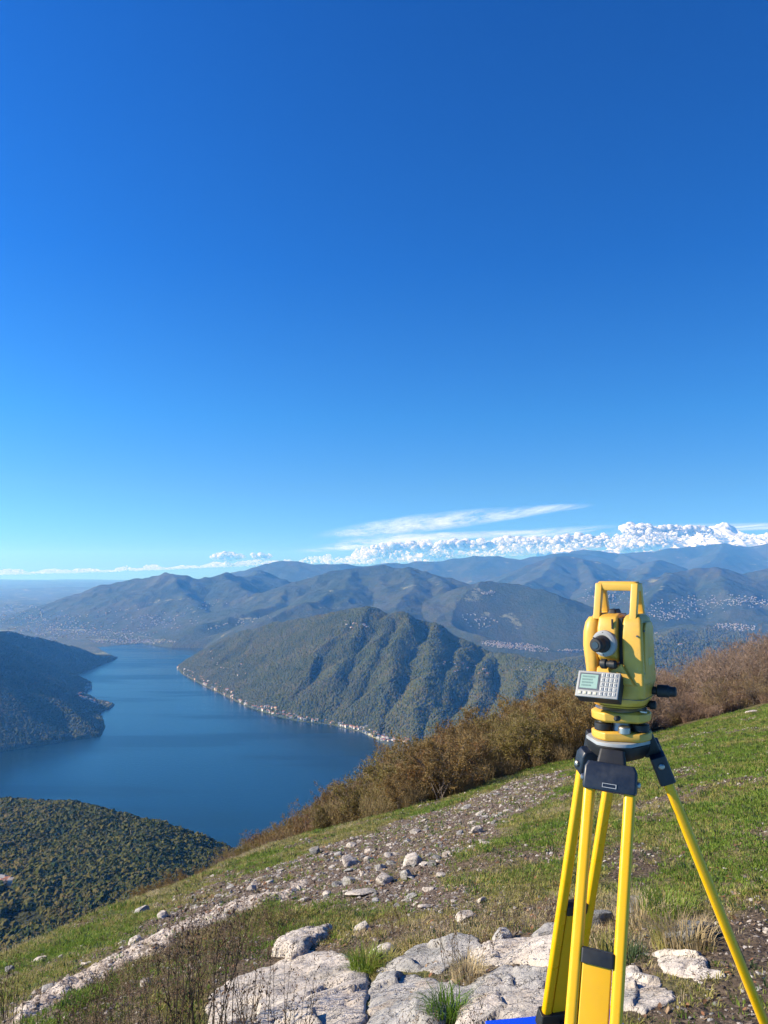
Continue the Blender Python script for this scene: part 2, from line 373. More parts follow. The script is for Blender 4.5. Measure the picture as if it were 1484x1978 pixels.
# polar grid for everything beyond 380 m, rows crowded where the picture looks
NR, NC = 1000, 800
U = np.linspace(-.80, .68, NC)
Drow = DROWS; 
Xg = U[None, :]*Drow[:, None]; Yg = np.repeat(Drow[:, None], NC, 1)
Zg, Own, Sd = z_all(Xg, Yg)
Sg = Zg/Yg; Smax = np.maximum.accumulate(Sg, 0)
def hit(px, py):
    """where a line of sight meets the far land -> (x, y, z) or None"""
    u, s = us(px, py); j = (u-U[0])/(U[1]-U[0]); j0 = int(j)
    if j0 < 0 or j0 >= NC-1: return None
    i = int(np.searchsorted(Smax[:, j0], s))
    if i <= 0 or i >= NR: return None
    s0, s1 = Smax[i-1, j0], Smax[i, j0]; t = (s-s0)/max(s1-s0, 1e-9)
    D = Drow[i-1]+(Drow[i]-Drow[i-1])*min(max(t, 0), 1)
    z = Zg[i-1, j0]+(Zg[i, j0]-Zg[i-1, j0])*min(max(t, 0), 1)
    return u*D, D, z
def z_at(x, y):
    """height of the far land from the grid (numpy)"""
    u = x/y; j = np.clip((u-U[0])/(U[1]-U[0]), 0, NC-1.001); i = np.clip(np.interp(y, Drow, np.arange(NR)), 0, NR-1.001)
    i0 = i.astype(int); j0 = j.astype(int); a = i-i0; b = j-j0
    return (Zg[i0, j0]*(1-a)*(1-b)+Zg[i0+1, j0]*a*(1-b)+Zg[i0, j0+1]*(1-a)*b+Zg[i0+1, j0+1]*a*b)

# ---------------- materials of the land
def far_land(name, lo, mid, hi, meadow=.0):
    m, n = worldpos_mat(name, .95); pos = n.geo()
    big = n.noise(.0009, 5, .6, pos); med = n.noise(.006, 5, .65, pos); fine = n.noise(.045, 3, .7, pos)
    k = n.math('ADD', n.math('MULTIPLY', big, .45), n.math('ADD', n.math('MULTIPLY', med, .30), n.math('MULTIPLY', fine, .30)))
    c = n.ramp(k, [(.40, lo), (.5, mid), (.60, hi)])
    if meadow:
        md = n.ramp(n.noise(.0022, 6, .7, pos), [(.60-meadow*.1, 0), (.64-meadow*.1, 1)])
        c = n.mix(md, c, n.mix(n.noise(.004, 2, .5, pos), (.16, .19, .08), (.24, .21, .13)))
    n.col(c); h = n.math('ADD', n.noise(.011, 5, .72, pos), n.math('MULTIPLY', n.noise(.045, 2, .6, pos), .35)); n.bump(h, 1.0, 34)
    return m
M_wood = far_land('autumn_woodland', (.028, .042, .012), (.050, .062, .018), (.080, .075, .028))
M_wood_far = far_land('distant_woodland', (.020, .034, .014), (.038, .052, .024), (.064, .064, .034), -.25)
M_plain = far_land('valley_floor', (.045, .058, .028), (.068, .078, .038), (.11, .105, .06), .35)
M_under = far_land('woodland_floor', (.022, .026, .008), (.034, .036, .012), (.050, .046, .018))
M_lake = mat('lake_water', (.006, .030, .045), .12, 0, .5); M_lake.node_tree.nodes['Principled BSDF'].inputs['IOR'].default_value = 1.33
n = NB(M_lake); pos = n.geo()
str1 = n.noise(1, 3, .6, n.vmap(pos, (.0004, .0022, .001), (0, 0, R(25)))); 
n.rough(n.ramp(str1, [(.42, .04), (.5, .12), (.56, .26)]))
n.col(n.mix(n.noise(.0006, 3, .5, pos), (.002, .013, .022), (.004, .024, .036)))
wv = n.math('ADD', n.noise(.05, 3, .6, pos), n.math('MULTIPLY', n.noise(.25, 2, .6, pos), .35)); n.bump(wv, .35, 3)

# ---------------- split the land by what it belongs to
F_all = grid_faces(NR, NC); own_f = Own[:-1, :-1].ravel()
V_all = np.stack([Xg, Yg, Zg], -1).reshape(-1, 3)
wet = (Zg.ravel() < LAKE-.8)
wet_f = wet[F_all].all(1)
def sub_mesh(name, sel):
    F = F_all[sel]; ids, inv = np.unique(F, return_inverse=True)
    return mesh_np(name, V_all[ids], inv.reshape(F.shape))
for mi, (nm, lab, S, _) in enumerate(MOUNTS):
    sel = (own_f == mi) & ~wet_f
    if sel.sum() == 0: continue
    o = link(nm, sub_mesh(nm, sel), M_wood if mi in (0, 1) else M_wood_far); tag(o, lab, nm, None, 'structure')
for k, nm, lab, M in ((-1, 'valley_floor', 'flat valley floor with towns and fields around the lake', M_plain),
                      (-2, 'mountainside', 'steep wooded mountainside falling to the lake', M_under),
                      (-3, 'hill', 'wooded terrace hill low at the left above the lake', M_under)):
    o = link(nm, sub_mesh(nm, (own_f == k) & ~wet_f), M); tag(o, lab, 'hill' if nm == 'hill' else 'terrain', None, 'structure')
# the bed of the lake closes the land under the water
o = link('lake_bed', sub_mesh('lake_bed', wet_f), M_under); tag(o, 'bed of the lake below the water', 'lake bed', None, 'structure')
for poly, lab in ((LAKE_A, 'blue lake winding between the mountains'), (LAKE_B, 'small second lake beyond the middle mountain')):
    bm = bmesh.new(); c = Vector((sum(p[0] for p in poly)/len(poly), sum(p[1] for p in poly)/len(poly)))
    vs_ = [bm.verts.new((p[0], p[1], LAKE)) for p in poly]
    bm.faces.new(vs_)
    bmesh.ops.triangulate(bm, faces=bm.faces[:])
    bmesh.ops.recalc_face_normals(bm, faces=bm.faces[:])
    for f in bm.faces:
        if f.normal.z < 0: f.normal_flip()
    me = bpy.data.meshes.new('lake'); bm.to_mesh(me); bm.free()
    tag(link('lake', me, M_lake), lab, 'lake', None, 'structure')

# ---------------- the air
hb = bmesh.new(); bmesh.ops.create_cube(hb, size=1)
me = bpy.data.meshes.new('haze'); hb.to_mesh(me); hb.free()
M_haze = bpy.data.materials.new('valley_haze'); M_haze.use_nodes = True; t_ = M_haze.node_tree; t_.nodes.clear()
pv = t_.nodes.new('ShaderNodeVolumePrincipled'); mo = t_.nodes.new('ShaderNodeOutputMaterial')
pv.inputs['Color'].default_value = (.11, .40, 1.0, 1); pv.inputs['Density'].default_value = DENS
pv.inputs['Absorption Color'].default_value = (1, 1, 1, 1); pv.inputs['Anisotropy'].default_value = .1
t_.links.new(pv.outputs[0], mo.inputs['Volume'])
hz = link('haze', me, M_haze); tag(hz, 'thin blue haze over the valleys', 'haze', None, 'stuff')
zt_, zb_ = 1150.0, LAKE-16
hz.scale = (130000, 62000, zt_-zb_); hz.location = (0, 62000/2-2500, (zt_+zb_)/2)
# ================================================================== the slope we stand on
def gnd(px, py):
    """point of the near slope seen at a place in the picture (march along the line of sight)"""
    u, s = us(px, py); D = np.exp(np.linspace(math.log(1.5), math.log(300), 1500)); z = z_slope(u*D, D)
    i = int(np.argmax(z >= s*D)); i = max(i, 1)
    return Vector((u*D[i], D[i], float(z[i])))
def pxpoly(pts): return [tuple(gnd(*p))[:2] for p in pts]
# regions laid out on the ground
SCREE = pxpoly([(330, 1752), (480, 1688), (620, 1636), (700, 1612), (770, 1586), (880, 1552), (1000, 1506), (1112, 1484), (1112, 1510), (1035, 1560), (965, 1612), (885, 1652), (850, 1700), (905, 1718), (965, 1748),
                (860, 1772), (700, 1758), (590, 1744), (480, 1752), (370, 1806), (250, 1868), (90, 1960), (10, 1990), (20, 1940), (160, 1868), (280, 1800)])
PATHW = pxpoly([(20, 1958), (100, 1908), (170, 1868), (250, 1832), (300, 1808), (345, 1786), (400, 1764), (450, 1744), (520, 1724), (590, 1696), (600, 1708), (560, 1736), (500, 1752), (450, 1772), (400, 1790), (350, 1812), (300, 1842),
                (235, 1874), (160, 1912), (90, 1950), (20, 1992)])
DIRTS = [pxpoly([(1195, 1940), (1300, 1905), (1330, 1885), (1400, 1880), (1380, 1800), (1400, 1745), (1484, 1735), (1600, 1740), (1600, 2100), (1195, 2100)]),
         pxpoly([(1140, 1640), (1230, 1628), (1300, 1650), (1290, 1690), (1220, 1715), (1150, 1700)]),
         pxpoly([(1300, 1484), (1345, 1478), (1350, 1500), (1300, 1506)])]
MIX = pxpoly([(180, 2060), (210, 1900), (330, 1830), (430, 1790), (600, 1760), (900, 1780), (1000, 1760), (1200, 1720), (1400, 1730), (1400, 1900), (1000, 2060)])
_r = lambda x, y, s: fbm(x*s, y*s, 4)
def regions(x, y):
    jx = x+.18*fbm(x*1.3, y*1.3, 3)*np.clip(y/8, .5, 2); jy = y+.3*fbm(x*1.3+9, y*1.3, 3)*np.clip(y/8, .5, 2)
    sc = sstep(-.35, .35, poly_sd(jx, jy, SCREE)+.55*fbm(x*.9, y*.5, 4)*np.clip(y/8, .6, 2.2))
    pa = sstep(-.06, .12, poly_sd(x+.14*fbm(x*2, y*2, 4), y+.22*fbm(x*2+4, y*2, 4), PATHW))*(1-.9*sstep(.12, .3, fbm(x*1.4+3, y*.9, 4)))
    di = np.zeros_like(x)
    for dp in DIRTS: di = np.maximum(di, sstep(-.15, .2, poly_sd(jx, jy, dp)+.35*_r(x, y, 1.4)))
    mx_ = sstep(-.4, .4, poly_sd(jx, jy, MIX))
    bare = np.clip(sstep(.02, .26, fbm(x*.62+7, y*.42, 5)+.17*mx_-.03), 0, 1)*.85      # thin places in the turf
    return sc, pa, di, bare, mx_
def path_h(x, y):
    sd = poly_sd(x, y, PATHW); return .045*sstep(-.02, .16, sd)+np.where(sd > 0, .05*fbm(x*5, y*5, 5), 0)
def z_ground(x, y):
    x = np.asarray(x, float); y = np.asarray(y, float)
    z = z_slope(x, y); near = y < 30
    return z+np.where(near, path_h(x, np.minimum(y, 30)), 0)
NRn, NCn = 470, 470
un = np.concatenate([np.linspace(-1.3, -.56, 40)[:-1], np.linspace(-.56, .56, NCn-78), np.linspace(.56, 1.2, 40)[1:]]); NCn = len(un)
dq = np.concatenate([np.exp(np.linspace(math.log(1.0), math.log(3.0), 40))[:-1], np.exp(np.linspace(math.log(3.0), math.log(45), 340)), np.exp(np.linspace(math.log(45), math.log(382), 92))[1:]]); NRn = len(dq)
Xn = un[None, :]*dq[:, None]; Yn = np.repeat(dq[:, None], NCn, 1); Zn = z_ground(Xn, Yn)
sc_, pa_, di_, ba_, mx_ = regions(Xn, Yn)
Zn += np.where(Yn < 40, (.028*fbm(Xn*5, Yn*5, 4)*(sc_+di_)), 0)
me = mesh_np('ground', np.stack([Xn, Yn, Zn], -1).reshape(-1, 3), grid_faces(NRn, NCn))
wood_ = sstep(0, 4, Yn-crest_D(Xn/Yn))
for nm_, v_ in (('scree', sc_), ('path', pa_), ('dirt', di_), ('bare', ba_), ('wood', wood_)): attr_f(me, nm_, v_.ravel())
M_g = mat('mountain_turf', rough=.95, spec=.15); n = NB(M_g); pos = n.geo()
f1, f2, f3 = n.noise(2.2, 5, .65, pos), n.noise(14, 4, .7, pos), n.noise(60, 3, .7, pos)
turf = n.ramp(n.math('ADD', n.math('MULTIPLY', f1, .5), n.math('MULTIPLY', f2, .5)), [(.3, (.05, .050, .018)), (.45, (.09, .09, .028)), (.56, (.14, .115, .055)), (.68, (.22, .17, .11))])
soil = n.ramp(f2, [(.3, (.060, .040, .028)), (.5, (.11, .078, .056)), (.7, (.20, .155, .12))])
peb = n.vor(26, pos, out='Color'); pebd = n.vor(26, pos)
pebc = n.mix(n.ramp(pebd, [(.25, 1), (.5, 0)]), soil, n.mix(n.math('MULTIPLY', peb, 1), (.16, .13, .11), (.42, .38, .33)))
screec = n.mix(n.ramp(n.noise(5, 3, .6, pos), [(.35, .15), (.65, .95)]), soil, pebc)
pathc = n.ramp(n.noise(9, 6, .7, pos), [(.30, (.16, .125, .10)), (.47, (.36, .30, .25)), (.62, (.56, .50, .43))])
c = n.mix(n.attr('bare'), turf, soil); c = n.mix(n.attr('scree'), c, screec); c = n.mix(n.attr('dirt'), c, n.ramp(f2, [(.3, (.045, .032, .022)), (.6, (.10, .075, .055)), (.75, (.16, .13, .10))]))
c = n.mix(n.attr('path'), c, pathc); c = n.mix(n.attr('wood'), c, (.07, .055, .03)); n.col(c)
h = n.math('ADD', n.math('MULTIPLY', f2, .6), n.math('ADD', n.math('MULTIPLY', f3, .3), n.math('MULTIPLY', pebd, -.5))); n.bump(h, .9, .05)
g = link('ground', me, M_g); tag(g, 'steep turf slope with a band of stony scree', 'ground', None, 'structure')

# ------------------------------------------------------------------ scattering of uncountable stuff
HOLD = bpy.data.collections.new('sources')          # never linked to the scene: only meshes to scatter
def source(name, meshes):
    c = bpy.data.collections.new(name); 
    for i, me in enumerate(meshes):
        o = bpy.data.objects.new(f'{name}_{i:02d}', me); c.objects.link(o)
    return c
def scatter(name, pts, scl, rot, idx, coll, label, cat, kind='stuff'):
    me = bpy.data.meshes.new(name); P_ = np.asarray(pts, np.float32); me.vertices.add(len(P_)); me.vertices.foreach_set('co', P_.ravel())
    scl = np.asarray(scl, np.float32)
    if scl.ndim == 1: scl = np.repeat(scl[:, None], 3, 1)
    a = me.attributes.new('scl', 'FLOAT_VECTOR', 'POINT'); a.data.foreach_set('vector', scl.ravel())
    a = me.attributes.new('rot', 'FLOAT_VECTOR', 'POINT'); a.data.foreach_set('vector', np.asarray(rot, np.float32).ravel())
    a = me.attributes.new('idx', 'INT', 'POINT'); a.data.foreach_set('value', np.asarray(idx, np.int32))
    me.update(); o = link(name, me); tag(o, label, cat, None, kind)
    ng = bpy.data.node_groups.new('scatter_'+name, 'GeometryNodeTree')
    ng.interface.new_socket('Geometry', in_out='INPUT', socket_type='NodeSocketGeometry'); ng.interface.new_socket('Geometry', in_out='OUTPUT', socket_type='NodeSocketGeometry')
    gi = ng.nodes.new('NodeGroupInput'); go = ng.nodes.new('NodeGroupOutput'); ip = ng.nodes.new('GeometryNodeInstanceOnPoints')
    ci = ng.nodes.new('GeometryNodeCollectionInfo'); ci.inputs['Collection'].default_value = coll
    ci.inputs['Separate Children'].default_value = True; ci.inputs['Reset Children'].default_value = True
    def na(nm, t):
        k = ng.nodes.new('GeometryNodeInputNamedAttribute'); k.data_type = t; k.inputs['Name'].default_value = nm; return k.outputs['Attribute']
    ip.inputs['Pick Instance'].default_value = True
    l = ng.links.new; l(gi.outputs[0], ip.inputs['Points']); l(ci.outputs[0], ip.inputs['Instance'])
    l(na('idx', 'INT'), ip.inputs['Instance Index']); l(na('scl', 'FLOAT_VECTOR'), ip.inputs['Scale']); l(na('rot', 'FLOAT_VECTOR'), ip.inputs['Rotation'])
    l(ip.outputs[0], go.inputs[0]); md = o.modifiers.new('scatter', 'NODES'); md.node_group = ng
    return o

# ------------------------------------------------------------------ rock
def rock_mat(name, c1, c2, c3, scale=1.0, lichen=.35):
    m = mat(name, rough=.88, spec=.25); n = NB(m); pos = n.geo()
    a = n.noise(3.2*scale, 6, .68, pos, .3); b = n.noise(19*scale, 5, .7, pos); cr = n.n('ShaderNodeTexVoronoi', feature='DISTANCE_TO_EDGE'); cr.inputs['Scale'].default_value = 4.3*scale
    wv = n.n('ShaderNodeVectorMath', operation='ADD'); nz = n.noise(4*scale, 4, .6, pos, out='Color'); n.l(pos, wv.inputs[0]); n.l(nz, wv.inputs[1]); n.l(wv.outputs[0], cr.inputs['Vector'])
    crack = n.ramp(cr.outputs[0], [(0, .0), (.028, 1)])
    base = n.ramp(n.math('ADD', n.math('MULTIPLY', a, .6), n.math('MULTIPLY', b, .4)), [(.33, c1), (.48, c2), (.62, c3)])
    lich = n.ramp(n.noise(1.7*scale, 5, .75, pos), [(.50, 0), (.60, lichen)])
    base = n.mix(lich, base, (.20, .20, .19)); base = n.mix(n.ramp(n.noise(2.5*scale, 3, .6, pos), [(.60, 0), (.72, .4)]), base, (.42, .30, .18))
    base = n.mix(n.math('MULTIPLY', n.math('SUBTRACT', 1, crack), .75), base, (.07, .06, .05)); n.col(base)
    pit = n.noise(48*scale, 4, .7, pos)
    n.bump(n.math('ADD', n.math('MULTIPLY', crack, .6), n.math('ADD', n.math('MULTIPLY', b, .9), n.math('MULTIPLY', pit, .45))), .9, .03/scale)
    return m
M_pale = rock_mat('pale_limestone', (.30, .25, .21), (.50, .44, .375), (.60, .54, .465), 1, .5)
M_grey = rock_mat('grey_limestone', (.20, .19, .175), (.34, .325, .30), (.47, .44, .40), 1, .6)
M_dark = rock_mat('weathered_dark_limestone', (.13, .13, .12), (.21, .205, .19), (.31, .30, .27), 1.3, .7)
def slab(name, outline, hgt, M, label, seed=0, res=46, tilt=(0, 0), rough=.03, edge=.10, step=0):
    """a rock sheet with the outline given on the ground, a worn broken top and steep ragged sides"""
    pl = pxpoly(outline); xs = [p[0] for p in pl]; ys = [p[1] for p in pl]; mg = .08
    x0, x1, y0, y1 = min(xs)-mg, max(xs)+mg, min(ys)-mg, max(ys)+mg
    nx = res; ny = max(12, int(res*(y1-y0)/(x1-x0))); ny = min(ny, 90)
    X, Y = np.meshgrid(np.linspace(x0, x1, nx), np.linspace(y0, y1, ny)); cx, cy_ = (x0+x1)/2, (y0+y1)/2
    o = seed*7.7; rs_ = np.random.default_rng(seed+40)
    sd_ = poly_sd(X+.05*fbm(X*5+o, Y*5, 3), Y+.07*fbm(X*5, Y*5+o, 3), pl)
    # fractured into tilted facets
    nc = max(5, int(5+(x1-x0)*(y1-y0)*7)); sx_ = rs_.uniform(x0, x1, nc); sy_ = rs_.uniform(y0, y1, nc); ga = rs_.normal(0, .11, nc); gb = rs_.normal(.02, .10, nc); gc = rs_.normal(0, .018, nc)
    wx_ = X+.10*fbm(X*2.5+o, Y*2.5, 4); wy_ = Y+.10*fbm(X*2.5, Y*2.5+o, 4)
    dd = np.sqrt((wx_[..., None]-sx_)**2+((wy_[..., None]-sy_)*.8)**2); i1 = dd.argmin(-1); ds = np.sort(dd, -1); gap = ds[..., 1]-ds[..., 0]
    fac = gc[i1]+ga[i1]*(X-sx_[i1])+gb[i1]*(Y-sy_[i1])-.022*np.clip(1-gap/.018, 0, 1)
    G0 = z_ground(X, Y); top = hgt+tilt[0]*(X-cx)+tilt[1]*(Y-cy_)+fac
    k = np.clip(sd_/edge, -1, 1); prof = np.where(k > 0, k**.38, 0); prof = prof*(.75+.25*np.clip(sd_/.35, 0, 1))
    Z = G0+np.maximum(top, .02)*prof+rough*.35*fbm(X*7+o, Y*7, 6)*np.clip(k+.4, 0, 1)+np.where(k < 0, k*.12, 0)-.03*(k < .0)
    keep = (sd_ > -.085); F = grid_faces(ny, nx); kf = keep.ravel()[F].all(1); ids, inv = np.unique(F[kf], return_inverse=True)
    Vv = np.stack([X, Y, Z], -1).reshape(-1, 3)[ids]; c0 = Vector((cx, cy_, float(Vv[:, 2].mean())))
    ob = link(name, mesh_np(name, Vv-np.array(c0), inv.reshape(-1, 4)), M); ob.location = c0; tag(ob, label, 'rock'); return pl
def stone_mesh(seed, sub=2, flat=.6, cuts=7, rough=.10):
    r = random.Random(seed); bm = bmesh.new(); bmesh.ops.create_icosphere(bm, subdivisions=sub, radius=1)
    planes = [(Vector((r.gauss(0, 1), r.gauss(0, 1), r.gauss(0, .8))).normalized(), r.uniform(.45, .8)) for _ in range(cuts)]+[(Vector((r.uniform(-.3, .3), r.uniform(-.3, .3), 1)).normalized(), r.uniform(.45, .65))]
    from mathutils import noise as mn
    for v in bm.verts:
        for pn, d in planes:
            k = v.co.dot(pn)-d
            if k > 0: v.co -= pn*k*.95
        v.co += v.normal*rough*mn.noise(v.co*2.3+Vector((seed, 0, 0)))
        v.co.z *= flat
    me = bpy.data.meshes.new('stone'); bm.to_mesh(me); bm.free(); return me
SLABS = []
def S(*a, **k): SLABS.append(slab(*a, **k))
S('rock_slab', [(395, 1945), (410, 1915), (455, 1888), (520, 1866), (560, 1848), (592, 1838), (640, 1836), (672, 1846), (692, 1862), (712, 1886), (716, 1910), (708, 1950), (705, 2010), (400, 2010)], .05, M_pale,
  'largest pale pinkish rock slab, crossed by dry stems at the bottom of the slope', 1, 90, (.02, -.05), .05, .16)
S('rock', [(528, 1846), (532, 1826), (560, 1813), (605, 1803), (642, 1800), (636, 1816), (604, 1828), (592, 1846), (560, 1858)], .12, M_pale, 'blocky pale rock with a dark undercut, just behind the largest slab', 2, 40, (0, 0), .035, .07)
S('rock_slab', [(722, 1882), (760, 1856), (800, 1838), (860, 1818), (915, 1812), (935, 1826), (905, 1850), (872, 1868), (850, 1884), (780, 1878)], .045, M_grey, 'grey rock slab between the largest pale slab and the brown grass tuft', 3, 64, (0, .02), .03, .10)
S('rock_slab', [(905, 1842), (940, 1822), (1000, 1814), (1062, 1808), (1100, 1806), (1110, 1850), (1075, 1872), (1000, 1862), (960, 1868), (912, 1868)], .05, M_pale, 'smooth beige rock slab running behind the left tripod leg', 4, 64, (0, .02), .025, .10)
S('rock_slab', [(712, 1908), (730, 1888), (800, 1886), (850, 1894), (900, 1908), (960, 1876), (1020, 1870), (1075, 1884), (1060, 1910), (980, 1926), (900, 1938), (868, 1958), (850, 2010), (708, 2010)], .05, M_grey,
  'broken grey and pink rock slab at the bottom, below the beige slab', 5, 84, (0, -.03), .055, .12)
S('rock_slab', [(878, 1962), (900, 1944), (925, 1930), (980, 1921), (1040, 1916), (1100, 1912), (1110, 2010), (868, 2010)], .05, M_pale, 'whitish rounded rock slab beside the blue case', 6, 60, (0, 0), .03, .12)
S('rock_slab', [(1160, 1895), (1200, 1876), (1232, 1872), (1252, 1888), (1300, 1916), (1312, 1934), (1268, 1948), (1250, 1966), (1165, 1956)], .035, M_pale, 'white rock slab right of the front tripod leg', 7, 60, (0, 0), .03, .08)
S('rock_slab', [(1262, 1848), (1330, 1844), (1362, 1850), (1376, 1870), (1402, 1888), (1350, 1896), (1290, 1886), (1270, 1866)], .03, M_pale, 'flat white rock slab under the grass edge near the right tripod leg', 8, 54, (0, 0), .025, .07)
bould = [  # px, py, width px, height px, stone seed, material, label
 (1165, 1768, 54, 46, 1, M_dark, 'round dark boulder between the front and rear tripod legs'),
 (1226, 1744, 60, 36, 2, M_dark, 'dark low boulder in the grass just right of the front tripod leg'),
 (1338, 1800, 100, 52, 3, M_dark, 'wide dark lichen covered boulder behind the tussock at the right tripod leg'),
 (735, 1836, 52, 42, 4, M_pale, 'pale squat stone in bright green grass above the gap between slabs'),
 (905, 1768, 56, 22, 5, M_pale, 'smooth flat white stone on the gravel above the slabs'),
 (700, 1790, 46, 20, 6, M_pale, 'pale flat stone half hidden in turf above the blocky rock'),
 (972, 1806, 50, 30, 7, M_grey, 'streaked grey stone lying against the beige slab'),
 (871, 1822, 20, 18, 8, M_pale, 'small white stone standing at the top edge of the grey slab'),
 (1060, 1798, 60, 30, 9, M_grey, 'grey stone touching the left tripod leg above the beige slab'),
 (610, 1641, 26, 22, 10, M_dark, 'dark square stone at the top edge of the scree'),
 (679, 1631, 26, 14, 11, M_pale, 'small pale stone near the top edge of the scree'),
 (677, 1664, 52, 22, 12, M_pale, 'long tilted pale stone in the middle of the scree'),
 (796, 1660, 52, 28, 13, M_pale, 'largest white stone of the scree'),
 (743, 1696, 40, 30, 14, M_pale, 'broad pale stone with a pointed top in the scree'),
 (788, 1686, 28, 32, 15, M_grey, 'upright wedge shaped stone just below the largest white one'),
 (674, 1699, 26, 24, 16, M_grey, 'grey stone with a shaded face, left of the pointed pale stone'),
 (701, 1686, 13, 16, 17, M_pale, 'little pale stone left of the pointed pale stone'),
 (733, 1674, 24, 20, 18, M_grey, 'grey stone above the pointed pale stone'),
 (711, 1658, 16, 14, 19, M_pale, 'small light stone between the tilted and the largest scree stones'),
 (862, 1648, 13, 22, 20, M_pale, 'thin upright white stone right of the largest scree stone'),
 (920, 1600, 24, 22, 21, M_pale, 'white stone in the upper right of the scree'),
 (913, 1588, 18, 8, 22, M_pale, 'flat white stone just above the upright one in the upper right scree'),
 (889, 1607, 20, 14, 23, M_grey, 'pale grey stone in the upper right of the scree'),
 (940, 1629, 24, 11, 24, M_pale, 'flat white stone at the right border of the scree'),
 (955, 1587, 17, 12, 25, M_dark, 'dark stone at the right border of the scree'),
 (804, 1604, 24, 15, 26, M_pale, 'pale stone high in the middle of the scree'),
 (824, 1601, 12, 9, 27, M_dark, 'small dark stone beside a pale one high in the scree'),
 (901, 1558, 22, 12, 28, M_grey, 'weathered stone near the topmost corner of the scree'),
 (485, 1714, 22, 17, 29, M_pale, 'pale stone on the left part of the scree above the track'),
 (692, 1725, 62, 9, 30, M_pale, 'long thin pale ledge stone below the tilted stone'),
 (853, 1690, 22, 11, 31, M_pale, 'cream stone at the lower right of the scree'),
 (314, 1765, 28, 20, 32, M_pale, 'bright pale stone in the grass above the track'),
 (272, 1758, 34, 22, 33, M_grey, 'pinkish grey stone left of the bright pale stone in the grass'),
 (73, 1854, 30, 13, 34, M_pale, 'flat pale stone in the grass near the left edge'),
 (18, 1872, 26, 20, 35, M_dark, 'dark stone in the grass at the left edge'),
 (280, 1897, 24, 24, 36, M_pale, 'pale stone among the dry stems below the track'),
 (632, 1727, 20, 18, 37, M_pale, 'pale stone standing beside the gravel below the scree middle'),
 (578, 1715, 16, 20, 38, M_pale, 'pale pointed stone right of the upper end of the track'),
 (832, 1716, 30, 12, 39, M_pale, 'pale low stone below the wedge shaped stone'),
 (1316, 1390, 16, 6, 40, M_pale, 'first white stone on the line of stones crossing the far grass'),
 (1452, 1374, 26, 8, 41, M_pale, 'far right white stone on the line of stones crossing the far grass'),
]
for (px, py, wp, hp, sd0, M, lab) in bould:
    c = gnd(px, py+hp*.4); D = c.y; sx = wp/1486*D/2*1.12; sz = hp/1486*D*.60; me = stone_mesh(sd0, 3 if wp > 35 else 2, 1.0, 12, .06)
    o = link('boulder' if wp > 40 else 'stone', me, M); me.polygons.foreach_set('use_smooth', [wp > 45]*len(me.polygons))
    rr = random.Random(sd0*3); o.scale = (sx, sx*rr.uniform(.7, 1.1), sz); o.rotation_euler = (rr.uniform(-.2, .2), rr.uniform(-.3, .1), rr.uniform(-.5, .5)); o.location = c+Vector((0, sx*.2, sz*.22)); tag(o, lab, 'stone')
smeshes = [stone_mesh(100+i, 2, .50, 11, .05) for i in range(8)]
for i, sm in enumerate(smeshes): sm.materials.append([M_pale, M_grey, M_pale, M_dark, M_grey, M_pale, M_grey, M_dark][i])
def place_stones(cnt, region, lab, grp, smin, smax, seed, pxbox):
    r = random.Random(seed); k = 0; tries = 0
    while k < cnt and tries < cnt*60:
        tries += 1; px = r.uniform(pxbox[0], pxbox[2]); py = r.uniform(pxbox[1], pxbox[3]); u, s = us(px, py); den = s-PA*u-PB
        if den >= -.03: continue
        D = -1.6/den; x, y = u*D, D
        if D > crest_D(np.array([u]))[0]-.4: continue
        if poly_sd(np.array([x]), np.array([y]), region)[0] < .05 or poly_sd(np.array([x]), np.array([y]), PATHW)[0] > -.02: continue
        z = float(z_ground(np.array([x]), np.array([y]))[0]); sz = (smin+(smax-smin)*r.random()**2.2)*(D/12)**.4
        o = link('stone', smeshes[r.randrange(8)]); o.location = (x, y, z+sz*.18); o.scale = (sz, sz*r.uniform(.6, 1), sz*r.uniform(.5, .9)); o.rotation_euler = (r.uniform(-.4, .4), r.uniform(-.4, .4), r.uniform(0, 6.28))
        if lab: tn = {'pale_limestone': 'pale', 'grey_limestone': 'grey', 'weathered_dark_limestone': 'dark'}[o.data.materials[0].name]; L_, G_ = lab.replace('small', 'small '+tn), tn+' '+grp
        else:
            tone = {'pale_limestone': 'pale', 'grey_limestone': 'grey', 'weathered_dark_limestone': 'dark'}[o.data.materials[0].name]
            zone = 'upper right end of the scree below the green rim' if px > 860 else 'middle of the scree among the larger stones' if px > 640 else 'left part of the scree above the pale track' if px > 330 else 'gravel along the lower pale track'
            size = 'fist sized' if sz < .075 else 'head sized'
            L_ = f'{size} {tone} stone, {zone}'; G_ = f'{tone} stones, {zone}'
        tag(o, L_, 'stone', G_); k += 1
place_stones(220, SCREE, None, 'loose stones on the scree', .04, .13, 3, (40, 1490, 1110, 1960))
place_stones(36, DIRTS[0], 'small stone on the dark bare soil under the right tripod leg', 'small stones on the dark soil', .02, .05, 4, (1190, 1730, 1484, 1978))

